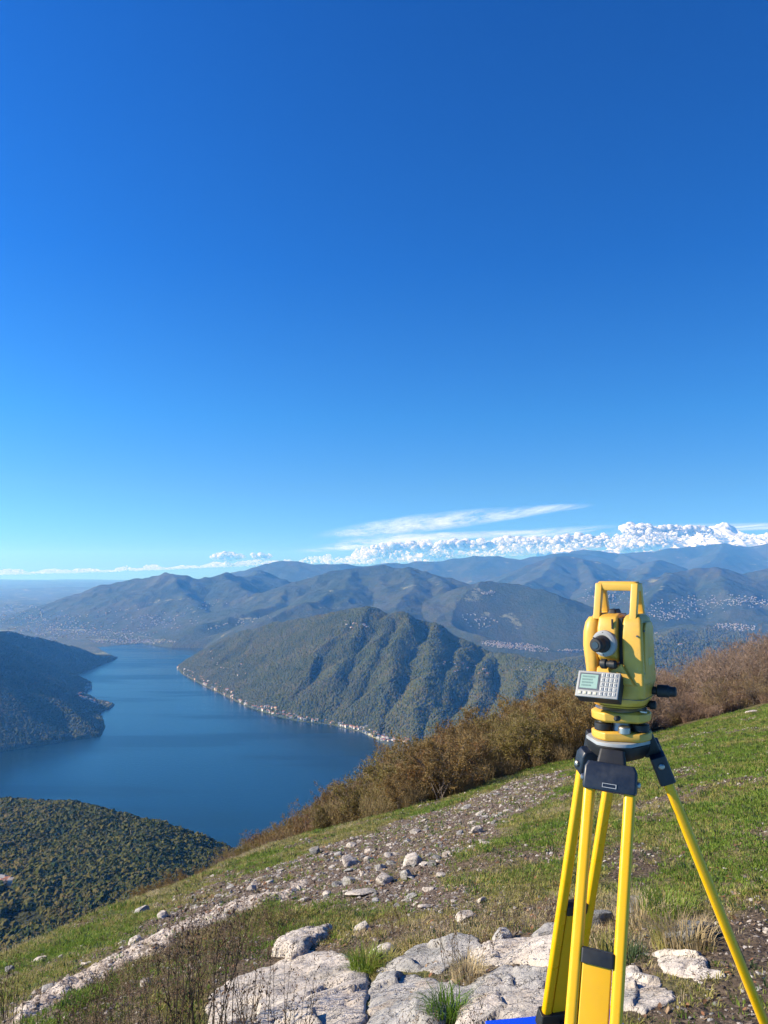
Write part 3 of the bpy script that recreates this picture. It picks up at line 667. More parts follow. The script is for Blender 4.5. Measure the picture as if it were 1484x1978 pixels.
# gravel: the rest of the stones nobody could count
def rand_in_view(nm_, D0, D1, u0=-.62, u1=.62, power=1.0):
    D = np.exp(RNG.uniform(math.log(D0), math.log(D1), nm_)) if power == 0 else (D0**power+RNG.uniform(0, 1, nm_)*(D1**power-D0**power))**(1/power)
    u = RNG.uniform(u0, u1, nm_); return u*D, D
def off_slabs(x, y, mg=0.0):
    ok = np.ones(x.shape, bool)
    for pl in SLABS: ok &= poly_sd(x, y, pl) < mg
    return ok
x, y = rand_in_view(110000, 2.6, 34, power=1.0); ok = y < crest_D(x/y)-.1; x, y = x[ok], y[ok]
sc, pa, di, ba, mxx = regions(x, y); pr = (sc*.9+di*.6+ba*.7*(1-sc)+.045)*(1-pa*.55); keep = RNG.uniform(0, 1, x.size) < pr; keep &= off_slabs(x, y)
x, y = x[keep], y[keep]; z = z_ground(x, y); nn = x.size; sz = (.008+.026*RNG.uniform(0, 1, nn)**3)*(y/9)**.65
print('gravel', nn)
gm = [stone_mesh(200+i, 1, .6, 6, .05) for i in range(6)]
M_gp = rock_mat('pale_gravel', (.30, .26, .22), (.45, .40, .35), (.60, .55, .49), 3); M_gb = rock_mat('brown_gravel', (.09, .062, .045), (.16, .12, .092), (.27, .215, .17), 3)
for i, sm in enumerate(gm): sm.materials.append([M_gp, M_gb, M_gb, M_gb, M_gb, M_gp][i])
scatter('gravel', np.stack([x, y, z+sz*.2], -1), np.stack([sz, sz*RNG.uniform(.6, 1, nn), sz*.8], -1), np.stack([RNG.uniform(-.5, .5, nn), RNG.uniform(-.5, .5, nn), RNG.uniform(0, 6.3, nn)], -1),
        RNG.integers(0, 6, nn), source('gravel_source', gm), 'brown and grey gravel of the scree and bare patches', 'gravel')

# grass: tufts of curved blades
def tuft(seed, nb, hgt, spread, M, bw=.004):
    r = random.Random(seed); V = []; F = []
    for _ in range(nb):
        a = r.uniform(0, 6.283); rad = spread*r.random()**.5; bx, by = math.cos(a)*rad, math.sin(a)*rad; la = a+r.uniform(-.9, .9); lean = r.uniform(.15, 1.0); hh = hgt*r.uniform(.5, 1.1)
        wx, wy = -math.sin(la)*bw*r.uniform(.7, 1.3), math.cos(la)*bw; i0 = len(V)
        for t in (0, .5):
            ox = lean*hh*t*t; V += [(bx+math.cos(la)*ox-wx*(1-t*.5), by+math.sin(la)*ox-wy*(1-t*.5), hh*t), (bx+math.cos(la)*ox+wx*(1-t*.5), by+math.sin(la)*ox+wy*(1-t*.5), hh*t)]
        ox = lean*hh; V.append((bx+math.cos(la)*ox, by+math.sin(la)*ox, hh*(.95-.3*lean)))
        V.append(V[-1]); F += [(i0, i0+1, i0+3, i0+2), (i0+2, i0+3, i0+4, i0+5)]
    me = mesh_np('tuft', V, F, False); me.materials.append(M); return me
def blade_mat(name, c1, c2):
    m = mat(name, rough=.6, spec=.3); n = NB(m); n.col(n.mix(n.rnd(), c1, c2))
    n.b.inputs['Transmission Weight'].default_value = 0; n.b.inputs['Subsurface Weight'].default_value = 0
    t = n.n('ShaderNodeBsdfTranslucent'); n.l(n.mix(n.rnd(), c1, c2), t.inputs['Color']); ms = n.n('ShaderNodeMixShader'); ms.inputs[0].default_value = .35
    o = n.nt.nodes['Material Output']; n.l(n.b.outputs[0], ms.inputs[1]); n.l(t.outputs[0], ms.inputs[2]); n.l(ms.outputs[0], o.inputs['Surface']); return m
M_b1 = blade_mat('green_grass', (.10, .19, .020), (.22, .29, .04)); M_b2 = blade_mat('yellowing_grass', (.24, .23, .05), (.40, .35, .12)); M_b3 = blade_mat('straw_grass', (.38, .29, .15), (.56, .46, .28)); M_b4 = blade_mat('dark_herb', (.05, .085, .03), (.10, .12, .05))
tufts = [tuft(1, 18, .045, .055, M_b1, .0035), tuft(2, 18, .038, .065, M_b1, .0038), tuft(3, 16, .042, .055, M_b2, .0035), tuft(4, 16, .048, .055, M_b2, .003), tuft(5, 14, .060, .045, M_b3, .0025), tuft(6, 16, .055, .06, M_b4, .006)]
x, y = rand_in_view(190000, 2.6, 44, power=.9); dc = crest_D(x/y); ok = y < dc+1.0; x, y, dc = x[ok], y[ok], dc[ok]
sc, pa, di, ba, mxx = regions(x, y); pr = (1-sc*.93)*(1-pa*.98)*(1-di*.9)*(1-ba*.85)*np.clip(.35+1.1*(fbm(x*2.2, y*1.6, 3)+.45), .12, 1); u = x/y
keep = (RNG.uniform(0, 1, x.size) < pr) & off_slabs(x, y, -.03); x, y, u, mxx, dc = x[keep], y[keep], u[keep], mxx[keep], dc[keep]; nn = x.size; print('grass tufts', nn)
dry = .36+.9*fbm(x*.35+2, y*.3, 4)+.25*mxx-.22*sstep(.15, .5, u)*sstep(5, 9, y)+.25*sstep(.15, -.1, (dc-y)/dc)*(u < .1)+RNG.normal(0, .22, nn)
idx = np.where(dry < .34, RNG.integers(0, 2, nn), np.where(dry < .62, RNG.integers(2, 4, nn), np.where(dry < .8, 3, 4))); idx = np.where(RNG.uniform(0, 1, nn) < .07, 5, idx)
sz = (.45+.75*RNG.uniform(0, 1, nn)+.9*np.clip(fbm(x*1.1, y*1.1, 3), 0, 1))*(np.clip(y, 4, 40)/7)**.45*np.where(mxx > .5, 1.0, .95)
scatter('grass', np.stack([x, y, z_ground(x, y)-.004], -1), sz, np.stack([RNG.uniform(-.2, .2, nn), RNG.uniform(-.2, .2, nn), RNG.uniform(0, 6.3, nn)], -1), idx, source('grass_source', tufts), 'short green and straw coloured turf on the slope', 'grass')
# ================================================================== the surveying instrument on its tripod
def rr_section(x0, x1, y0, y1, r, n=5):
    r = min(r, (x1-x0)/2-1e-5, (y1-y0)/2-1e-5); out = []
    for cx, cy_, a0 in ((x1-r, y1-r, 0), (x0+r, y1-r, 90), (x0+r, y0+r, 180), (x1-r, y0+r, 270)):
        for k in range(n+1): a = R(a0+90*k/n); out.append((cx+r*math.cos(a), cy_+r*math.sin(a)))
    return out
def loft(bm, secs, n=5):
    """secs: (z, x0, x1, y0, y1, r); capped; vertical rounded prism with changing section"""
    rings = []
    for z, x0, x1, y0, y1, r in secs: rings.append([bm.verts.new((x, y, z)) for x, y in rr_section(x0, x1, y0, y1, r, n)])
    for a, b in zip(rings[:-1], rings[1:]):
        m = len(a)
        for i in range(m): bm.faces.new((a[i], a[(i+1) % m], b[(i+1) % m], b[i]))
    bm.faces.new(rings[0][::-1]); bm.faces.new(rings[-1])
def cyl(bm, p, d, prof, n=28):
    """lathe: profile (t along d, radius)"""
    d = Vector(d).normalized(); a = d.orthogonal().normalized(); b = d.cross(a); rings = []
    for t, r in prof: rings.append([bm.verts.new(Vector(p)+d*t+(a*math.cos(2*math.pi*k/n)+b*math.sin(2*math.pi*k/n))*max(r, 1e-4)) for k in range(n)])
    for u, v in zip(rings[:-1], rings[1:]):
        for i in range(n): bm.faces.new((u[i], u[(i+1) % n], v[(i+1) % n], v[i]))
    bm.faces.new(rings[0][::-1]); bm.faces.new(rings[-1])
def prism_xz(bm, pts, y0, y1):
    a = [bm.verts.new((x, y0, z)) for x, z in pts]; b = [bm.verts.new((x, y1, z)) for x, z in pts]; m = len(pts)
    bm.faces.new(a); bm.faces.new(b[::-1])
    for i in range(m): bm.faces.new((a[(i+1) % m], a[i], b[i], b[(i+1) % m]))
def prism_yz(bm, pts, x0, x1):
    a = [bm.verts.new((x0, y, z)) for y, z in pts]; b = [bm.verts.new((x1, y, z)) for y, z in pts]; m = len(pts)
    bm.faces.new(a); bm.faces.new(b[::-1])
    for i in range(m): bm.faces.new((a[(i+1) % m], a[i], b[i], b[(i+1) % m]))
def box(bm, x0, x1, y0, y1, z0, z1): loft(bm, [(z0, x0, x1, y0, y1, .0001), (z1, x0, x1, y0, y1, .0001)], 1)
def fin(name, bm, M, parent, bev=.0015, seg=3, smooth=True, ang=38):
    bmesh.ops.remove_doubles(bm, verts=bm.verts[:], dist=1e-6)
    bmesh.ops.recalc_face_normals(bm, faces=bm.faces[:])
    if bev:
        ed = [e for e in bm.edges if len(e.link_faces) == 2 and e.calc_face_angle(0) > R(ang)]
        if ed: bmesh.ops.bevel(bm, geom=ed, offset=bev, segments=seg, affect='EDGES', profile=.6, clamp_overlap=True)
    me = bpy.data.meshes.new(name); bm.to_mesh(me); bm.free(); me.polygons.foreach_set('use_smooth', [smooth]*len(me.polygons))
    if smooth and hasattr(me, 'set_sharp_from_angle'): me.set_sharp_from_angle(angle=R(35))
    return link(name, me, M, parent)
def paint(name, c, rough, dirt=.25, scuff=(.5, .5, .45)):
    m = mat(name, c, rough, spec=.45); n = NB(m); p = n.coord('Object')
    d = n.ramp(n.noise(22, 6, .75, p), [(.46, 0), (.66, dirt)]); base = n.mix(d, c, tuple(v*.62+.03 for v in c))
    sc_ = n.ramp(n.noise(90, 3, .8, n.vmap(p, (1, 1, .25))), [(.68, 0), (.73, dirt*1.2)]); n.col(n.mix(sc_, base, scuff))
    n.rough(n.ramp(n.noise(30, 4, .6, p), [(.3, rough-.08), (.7, rough+.12)])); n.bump(n.noise(700, 2, .5, p), .12, .0006); return m
M_yel = paint('instrument_yellow', (.58, .325, .04), .42, .55, (.42, .36, .22)); M_leg = paint('tripod_yellow', (.72, .38, .002), .30, .12, (.6, .5, .2))
M_board = paint('extension_orange_yellow', (.66, .345, .003), .36, .12, (.5, .35, .1)); M_blk = paint('black_plastic', (.008, .008, .009), .55, .3, (.07, .07, .07)); M_navy = paint('navy_black_cast_metal', (.006, .011, .022), .42, .5, (.20, .22, .25))
M_sil = mat('bare_metal', (.38, .36, .33), .42, 1.0); M_gry = paint('grey_panel', (.25, .255, .25), .45, .3); M_lcd = mat('lcd_glass', (.25, .36, .30), .12, spec=.6); M_key = mat('pale_key', (.36, .37, .36), .5)
M_keyd = mat('dark_key_print', (.05, .06, .08), .5); M_sg = paint('scuffed_grey_metal', (.30, .31, .31), .42, .8, (.62, .62, .60)); M_lens = mat('eyepiece_glass', (.01, .012, .02), .04, spec=1.0); M_blue = paint('blue_case_plastic', (.004, .055, .62), .38, .08, (.1, .2, .6))
TC = at(1194, 1430, 1.70); ALPHA = R(-33)
st = empty('total_station', TC+Vector((.008, 0, 0)), ALPHA); tag(st, 'worn yellow surveying instrument with carrying handle and keypad, screwed on the tripod', 'surveying instrument')
def A(name, fn, M, parent=None, **k):
    bm = bmesh.new(); fn(bm); return fin(name, bm, M, parent or st, **k)
# --- tribrach
def tri_sec(r, z, rot, nn=6, cor=.35):
    out = []
    for k in range(3):
        a = R(rot+120*k)
        for j in range(nn+1):
            b = a+R(-26+52*j/nn); out.append((r*math.cos(b)*(1-.0*abs(j-nn/2)), r*math.sin(b), z))
    return out
def tri_loft(bm, secs, rot):
    rings = [[bm.verts.new(p) for p in tri_sec(r, z, rot)] for z, r in secs]
    for a, b in zip(rings[:-1], rings[1:]):
        for i in range(len(a)): bm.faces.new((a[i], a[(i+1) % len(a)], b[(i+1) % len(a)], b[i]))
    bm.faces.new(rings[0][::-1]); bm.faces.new(rings[-1])
ROT3 = 228
trb = A('tribrach', lambda b: tri_loft(b, [(.0065, .060), (.010, .063), (.023, .063), (.025, .060)], ROT3), M_yel, bev=.002)
A('tribrach_body', lambda b: tri_loft(b, [(.045, .056), (.049, .062), (.064, .063), (.069, .055)], ROT3), M_yel, trb, bev=.002)
for k in range(3):
    a = R(ROT3+120*k); p = (.044*math.cos(a), .044*math.sin(a), .0245)
    sb = A('levelling_screw', lambda b: cyl(b, p, (0, 0, 1), [(0, .012), (.002, .0185), (.0155, .0185), (.0175, .012), (.022, .010)], 36), M_blk, trb, bev=.0008)
A('level_vial', lambda b: cyl(b, (.018, -.040, .024), (0, 0, 1), [(0, .013), (.012, .013), (.015, .010)]), M_sil, trb, bev=.001)
A('spindle', lambda b: cyl(b, (0, 0, .022), (0, 0, 1), [(0, .032), (.024, .026)]), M_sil, trb, bev=.0)
A('lock_lever', lambda b: cyl(b, (.012, -.060, .058), (-.3, -1, 0), [(0, .0055), (.010, .0055), (.013, .003)]), M_blk, trb, bev=.0006)
A('clamp_ring', lambda b: cyl(b, (0, 0, .067), (0, 0, 1), [(0, .050), (.004, .054), (.008, .050)], 48), M_sil, bev=0)
# --- alidade
A('base_housing', lambda b: loft(b, [(.074, -.045, .047, -.045, .045, .040), (.082, -.052, .054, -.050, .050, .034), (.094, -.056, .060, -.053, .052, .022), (.126, -.059, .064, -.055, .054, .018)]), M_yel, bev=.0015)
A('base_band', lambda b: loft(b, [(.0755, -.0475, .0495, -.0475, .0475, .040), (.0795, -.0525, .0545, -.0515, .0505, .036)]), M_yel, bev=.0005)
body = A('right_standard', lambda b: loft(b, [(.127, .021, .064, -.054, .054, .006), (.150, .021, .0635, -.053, .053, .006), (.185, .020, .062, -.051, .051, .006), (.225, .019, .061, -.050, .050, .006), (.250, .019, .0595, -.046, .046, .006),
        (.264, .020, .057, -.040, .040, .006), (.272, .024, .051, -.032, .032, .006)]), M_yel, bev=.0012)
A('left_standard', lambda b: loft(b, [(.127, -.059, -.034, -.054, .054, .010), (.150, -.060, -.034, -.053, .053, .010), (.178, -.0645, -.034, -.051, .051, .012), (.205, -.0685, -.034, -.050, .050, .014), (.235, -.068, -.034, -.048, .048, .014),
        (.255, -.064, -.034, -.044, .044, .013), (.266, -.058, -.036, -.036, .036, .011)]), M_yel, bev=.0012)
A('seam', lambda b: loft(b, [(.1255, -.0585, .0645, -.0555, .0545, .018), (.1275, -.0585, .0645, -.0555, .0545, .018)]), M_yel, bev=0)
A('side_cover', lambda b: prism_yz(b, [(-.036, .140), (.036, .140), (.038, .20), (.033, .246), (.022, .258), (-.022, .258), (-.033, .246), (-.038, .20)], .060, .0645), M_yel, bev=.003)
# the front shelf below the telescope with its recess
A('front_shelf', lambda b: prism_yz(b, [(-.058, .126), (-.060, .146), (-.052, .160), (-.030, .166), (.045, .166), (.045, .126)], -.034, .0195), M_yel, bev=.002)
A('cover_wedge', lambda b: prism_xz(b, [(.0205, .172), (.028, .158), (.047, .128), (.018, .128), (-.010, .150)], -.0625, -.053), M_yel, bev=.003)
tel = A('telescope', lambda b: (prism_yz(b, [(-.056, .182), (-.060, .205), (-.058, .245), (-.046, .268), (-.020, .275), (.030, .273), (.052, .262), (.060, .235), (.058, .200), (.045, .180), (-.040, .170)], -.031, .010)), M_yel, bev=.006)
A('eyepiece_ring', lambda b: cyl(b, (-.012, -.0585, .213), (-.18, -1, -.02), [(0, .0265), (.004, .0280), (.010, .0275), (.014, .0225), (.0145, .012)], 44), M_gry, tel, bev=.0006)
A('focus_ring', lambda b: cyl(b, (-.0145, -.071, .2125), (-.18, -1, -.02), [(0, .0180), (.004, .0185), (.010, .0178), (.013, .0150), (.022, .0140), (.030, .0148), (.034, .0120)], 36), M_blk, tel, bev=.0006)
A('eyepiece_lens', lambda b: cyl(b, (-.0207, -.1045, .2119), (-.18, -1, -.02), [(0, .008), (.0012, .0075)], 24), M_lens, tel, bev=0)
for k in range(6):
    a = R(30+60*k); A('ring_stud', lambda b: cyl(b, (-.0143+.0232*math.cos(a), -.0705, .2125+.0232*math.sin(a)), (-.18, -1, -.02), [(0, .0017), (.002, .0014)], 10), M_blk, tel, bev=0)
A('objective_tube', lambda b: cyl(b, (-.0105, .052, .222), (0, 1, 0), [(0, .024), (.018, .026), (.024, .0245)], 40), M_blk, tel, bev=.0006)
A('sight_collimator', lambda b: loft(b, [(.274, -.019, .001, -.024, .020, .004), (.283, -.016, -.002, -.020, .016, .004)]), M_blk, tel, bev=.001)
A('vertical_slot', lambda b: box(b, .0112, .0185, -.040, .045, .168, .266), M_blk, bev=0)  # black block set between telescope and right standard, standing for the gap's shade
A('axis_hub', lambda b: cyl(b, (.0175, -.005, .215), (1, 0, 0), [(0, .030), (.0035, .030)], 40), M_yel, bev=.0008)
kn = A('vertical_tangent_knob', lambda b: cyl(b, (-.022, -.066, .170), (1, -.12, 0), [(0, .007), (.003, .0105), (.013, .0105), (.015, .0075), (.019, .0075), (.021, .0090), (.033, .0090), (.036, .006)], 30), M_blk, bev=.0006)
A('latch_slot', lambda b: box(b, .0005, .0035, -.0596, -.0540, .244, .264), M_blk, tel, bev=0)
A('horizontal_tangent_knob', lambda b: cyl(b, (.060, .026, .1085), (1, .10, 0), [(0, .009), (.010, .009), (.012, .0135), (.034, .0135), (.037, .011), (.048, .0105), (.050, .008)], 34), M_blk, bev=.0006)
A('clamp_knob', lambda b: cyl(b, (.046, .018, .0785), (1, .10, 0), [(0, .006), (.010, .006), (.011, .0092), (.022, .0092), (.024, .007)], 28), M_blk, bev=.0006)
A('lock_screw', lambda b: cyl(b, (.050, -.030, .071), (1, -.3, 0), [(0, .003), (.012, .003), (.014, .002)], 14), M_sil, bev=0)
for (y_, z_) in ((-.040, .152), (.040, .152), (-.036, .240), (.036, .240)): A('screw', lambda b: cyl(b, (.0618, y_, z_), (1, 0, 0), [(0, .0024), (.0016, .0024), (.0020, .0012)], 12), M_keyd, body, bev=0)
for z_ in (.138, .230): A('screw', lambda b: cyl(b, (.052, -.0505, z_), (0, -1, 0), [(0, .002), (.0024, .002)], 12), M_keyd, body, bev=0)
for x_ in (-.028, -.004, .012): A('screw', lambda b: cyl(b, (x_, -.0585, .136), (0, -1, 0), [(0, .0018), (.0016, .0018)], 12), M_keyd, bev=0)
A('rating_plate', lambda b: box(b, .0640, .0650, -.014, .016, .166, .182), mat('worn_rating_plate', (.50, .40, .12), .5), body, bev=.0003)
A('battery_seam', lambda b: loft(b, [(.0965, -.0565, .0612, -.0538, .0530, .018), (.0975, -.0565, .0612, -.0538, .0530, .018)]), M_keyd, bev=0)
# --- handle
def hbar(bm, a, b_, w, h):
    a, b_ = Vector(a), Vector(b_); d = (b_-a).normalized(); s = d.cross(Vector((0, 1, 0)) if abs(d.y) < .7 else Vector((1, 0, 0))).normalized(); t = d.cross(s)
    R_ = [[bm.verts.new(p+s*x*w/2+t*y*h/2) for x, y in ((1, .55), (.55, 1), (-.55, 1), (-1, .55), (-1, -.55), (-.55, -1), (.55, -1), (1, -.55))] for p in (a, b_)]
    for i in range(8): bm.faces.new((R_[0][i], R_[0][(i+1) % 8], R_[1][(i+1) % 8], R_[1][i]))
    bm.faces.new(R_[0][::-1]); bm.faces.new(R_[1])
hd = A('carrying_handle', lambda b: loft(b, [(.3235, -.042, .044, -.016, .016, .008), (.329, -.044, .046, -.018, .018, .008), (.338, -.044, .046, -.018, .018, .008), (.3435, -.040, .042, -.014, .014, .008)]), M_yel, bev=.0012)
for sx in (-1, 1):
    def side(b):
        x0, x1 = (.0325, .0475) if sx > 0 else (-.0455, -.0305)
        pts_o = [(-.040, .262), (-.018, .340), (.018, .340), (.040, .262)]; pts_i = [(-.024, .274), (-.007, .322), (.007, .322), (.024, .274)]
        vo = {}; 
        for xx in (x0, x1):
            vo[xx] = ([b.verts.new((xx, y, z)) for y, z in pts_o], [b.verts.new((xx, y, z)) for y, z in pts_i])
        for xx, fl in ((x0, 1), (x1, -1)):
            o_, i_ = vo[xx]
            for j in range(3): f = (o_[j], o_[j+1], i_[j+1], i_[j]); b.faces.new(f[::fl])
            # feet bars closed at the bottom
            b.faces.new((o_[0], i_[0], i_[3], o_[3])[::fl])
        (oa, ia), (ob_, ib) = vo[x0], vo[x1]
        for q_ in range(4):
            b.faces.new((oa[q_], oa[(q_+1) % 4], ob_[(q_+1) % 4], ob_[q_])); b.faces.new((ia[q_], ib[q_], ib[(q_+1) % 4], ia[(q_+1) % 4]))
    A('handle_arm', side, M_yel, hd, bev=.0025)
A('handle_mount', lambda b: loft(b, [(.258, .023, .055, -.034, .034, .008), (.2745, .027, .050, -.026, .026, .008)]), M_yel, hd, bev=.001)
A('handle_mount', lambda b: loft(b, [(.256, -.058, -.030, -.032, .032, .008), (.2735, -.049, -.028, -.026, .026, .008)]), M_yel, hd, bev=.001)
# --- keypad unit
kp = empty('keypad_unit'); kp.parent = st; kp.location = (-.020, -.079, .1225); kp.rotation_euler = (R(-30), 0, R(0))
A('panel_housing', lambda b: loft(b, [(-.028, -.046, .044, -.0095, .020, .004), (.028, -.046, .044, -.0095, .020, .004)]), M_blk, kp, bev=.002)
A('face_plate', lambda b: loft(b, [(-.0285, -.0465, .0435, -.0135, -.0090, .002), (.0285, -.0465, .0435, -.0135, -.0090, .002)]), M_gry, kp, bev=.0012)
A('display_bezel', lambda b: box(b, -.0415, .0015, -.0146, -.0132, -.0135, .0235), M_keyd, kp, bev=.0004)
A('display_screen', lambda b: box(b, -.0385, -.0015, -.0152, -.0144, -.0105, .0205), M_lcd, kp, bev=0)
def lines(b):
    for r_ in range(4):
        x_ = -.035
        rr_ = random.Random(r_+3)
        while x_ < -.010-.004*(r_ % 2):
            w_ = rr_.uniform(.0012, .0022); box(b, x_, x_+w_, -.0155, -.0151, .0135-.0065*r_, .0170-.0065*r_); x_ += w_+.0009
A('display_text', lines, mat('lcd_dark_pixels', (.13, .20, .18), .3), kp, bev=0)
key0 = None
def keyat(x, z, w, h, M, nm='key'):
    o = A(nm, lambda b: loft(b, [(-h/2, -w/2, w/2, -.0014, .0, .0006), (h/2, -w/2, w/2, -.0014, .0, .0006)], 2), M, kp, bev=.0003, seg=1); o.location = (x, -.0136, z); return o
for r_ in range(5):
    for c_ in range(4): keyat(.0085+.0088*c_, .0215-.0103*r_, .0064, .0074, M_key)
for c_ in range(4): keyat(-.0365+.0108*c_, -.0205, .0070, .0058, mat('cream_soft_key', (.46, .44, .32), .5) if c_ == 0 else bpy.data.materials['cream_soft_key'])
def keyprint(b):
    for r_ in range(5):
        for c_ in range(4):
            x_, z_ = .0085+.0088*c_, .0215-.0103*r_; g_ = random.Random(r_*4+c_)
            box(b, x_-.0012, x_+.0012, -.0154, -.0149, z_-.0022, z_-.0013); box(b, x_-.0012, x_-.0005, -.0154, -.0149, z_-.0013, z_+.0022); 
            if g_.random() < .6: box(b, x_+.0005, x_+.0012, -.0154, -.0149, z_-.0013, z_+.0022)
            box(b, x_-.0005, x_+.0005, -.0154, -.0149, z_+.0013, z_+.0022)
A('key_print', keyprint, M_keyd, kp, bev=0)
A('panel_bracket', lambda b: box(b, -.030, .030, .014, .034, -.022, .018), M_yel, kp, bev=.002)

# --- tripod
tp = empty('tripod', TC); tag(tp, 'bright yellow surveyors tripod with black head holding the instrument', 'tripod')
def T(name, fn, M, parent=None, **k):
    bm = bmesh.new(); fn(bm); return fin(name, bm, M, parent or tp, **k)
def tri2(bm, secs, rot):
    rings = []
    for z, r, cor in secs:
        ring = []
        for k in range(3):
            a = R(rot+120*k)
            for j in range(7): b = a+R(-cor+2*cor*j/6); ring.append(bm.verts.new((r*math.cos(b), r*math.sin(b), z)))
        rings.append(ring)
    for a, b in zip(rings[:-1], rings[1:]):
        for i in range(len(a)): bm.faces.new((a[i], a[(i+1) % len(a)], b[(i+1) % len(a)], b[i]))
    bm.faces.new(rings[0][::-1]); bm.faces.new(rings[-1])
hdp = T('head_plate', lambda b: tri2(b, [(-.002, .067, 32), (.006, .067, 32)], 5), M_sg, bev=.0016)
T('head_casting', lambda b: tri2(b, [(-.034, .050, 30), (-.022, .062, 30), (-.0025, .069, 32)], 5), M_blk, bev=.0015)
T('centring_screw', lambda b: cyl(b, (0, 0, -.032), (0, 0, -1), [(0, .016), (.03, .016), (.034, .020), (.06, .020), (.063, .012)]), M_blk, bev=.001)
HALF = .80
LEGS = [  # start, a point further down, rail spacing, spacing axis hint, top of the extension board along the rails
 ('leg', at(1180, 1497, 1.622), at(1147, 1968, 1.500), .080, Vector((.94, -.34, 0)), .335, 'tripod leg nearest the camera', .80),
 ('leg', at(1157, 1462, 1.755), at(1081, 1956, 2.02), .072, Vector((.97, .22, 0)), .415, 'tripod leg at the back left', None),
 ('leg', at(1266, 1452, 1.700), at(1476, 1975, 1.80), .062, Vector((.37, .92, -.38)), .50, 'tripod leg spread to the right', .86)]
for (nm, p0, p1, spc, sx, ext, lab, ln_) in LEGS:
    d = (p1-p0).normalized(); s_ = (sx-d*sx.dot(d)).normalized(); n_ = (-d).cross(s_).normalized()
    lg = empty('leg', p0-TC); lg.parent = tp; lg.rotation_mode = 'QUATERNION'
    mtx = Matrix((s_, n_, -d)).transposed(); lg.rotation_quaternion = mtx.to_quaternion(); lg['label'] = lab
    Lr = ln_ or (p1-p0).length; hw = spc/2; rw, rd = .0115, .0105
    T('hinge', lambda b: (loft(b, [(-.034, -hw-.0105, hw+.0105, -.017, .017, .006), (-.028, -hw-.0135, hw+.0135, -.018, .018, .006), (.010, -hw-.0125, hw+.0125, -.017, .017, .006), (.022, -hw-.006, hw+.006, -.014, .014, .006)]) if spc > .07 else [loft(b, [(-.056, sg*hw-.0155, sg*hw+.0155, -.017, .017, .006), (.008, sg*hw-.0150, sg*hw+.0150, -.016, .016, .006)]) for sg in (-1, 1)]), M_navy, lg, bev=.002)
    T('hinge_knuckle', lambda b: loft(b, [(.004, -hw*.80, hw*.80, -.012, .024, .006), (.050, -hw*.62, hw*.62, -.008, .036, .006)]), M_blk, lg, bev=.002)
    T('hinge_bolt', lambda b: cyl(b, (hw+.0135, 0, -.012), (1, 0, 0), [(0, .0065), (.004, .0065), (.006, .004)], 18), M_sil, lg, bev=0)
    T('hinge_bolt', lambda b: cyl(b, (-hw-.0135, 0, -.012), (-1, 0, 0), [(0, .0065), (.004, .0065), (.006, .004)], 18), M_sil, lg, bev=0)
    if spc > .07: T('maker_plate_frame', lambda b: [box(b, *q_) for q_ in ((-.014, .014, -.0195, -.0176, -.0275, -.0262), (-.014, .014, -.0195, -.0176, -.0202, -.0190), (-.014, -.0125, -.0195, -.0176, -.0262, -.0202), (.0125, .014, -.0195, -.0176, -.0262, -.0202))], M_sg, lg, bev=0)
    for sg in (-1, 1):
        T('rail', lambda b: loft(b, [(-Lr, sg*hw-rw, sg*hw+rw, -rd, rd, .008), (-.020, sg*hw-rw, sg*hw+rw, -rd, rd, .008)], 6), M_leg, lg, bev=.0008)
    bw = hw-rw-.0012
    T('extension_board', lambda b: loft(b, [(-Lr-.62, -bw, bw, -.0075, .0095, .003), (-ext-.012, -bw, bw, -.0075, .0095, .003)]), M_board, lg, bev=.0006)
    T('board_cap', lambda b: loft(b, [(-ext-.014, -bw-.003, bw+.003, -.0125, .0125, .004), (-ext+.012, -bw-.003, bw+.003, -.0125, .0125, .004)]), M_blk, lg, bev=.0015)
    T('clamp', lambda b: loft(b, [(-Lr-.034, -hw-.020, hw+.020, -.019, .019, .006), (-Lr+.012, -hw-.018, hw+.018, -.016, .016, .006)]), M_blk, lg, bev=.002)
    T('clamp_screw', lambda b: (cyl(b, (0, -.019, -Lr-.012), (0, -1, 0), [(0, .006), (.016, .006), (.018, .013), (.030, .013)], 20)), M_blk, lg, bev=.001)
    T('foot', lambda b: cyl(b, (0, .001, -Lr-.60), (0, 0, -1), [(0, .020), (.035, .016), (.10, .003)], 20), M_sg, lg, bev=0)
# --- blue case
cc = at(937, 1972, 3.1)
case = empty('blue_case', (cc.x, cc.y, cc.z), R(9)); tag(case, 'bright blue flat case lying at the foot of the rear left tripod leg', 'case')
T('lid', lambda b: loft(b, [(-.10, 0, .52, -.42, 0, .006), (0, 0, .52, -.42, 0, .006)]), M_blue, case, bev=.003)
T('case_shell', lambda b: loft(b, [(-.34, .004, .516, -.416, -.004, .006), (-.103, .004, .516, -.416, -.004, .006)]), M_blue, case, bev=.003)
T('lid_seam', lambda b: loft(b, [(-.103, -.004, .524, -.424, .004, .006), (-.0995, -.004, .524, -.424, .004, .006)]), M_key, case, bev=0)
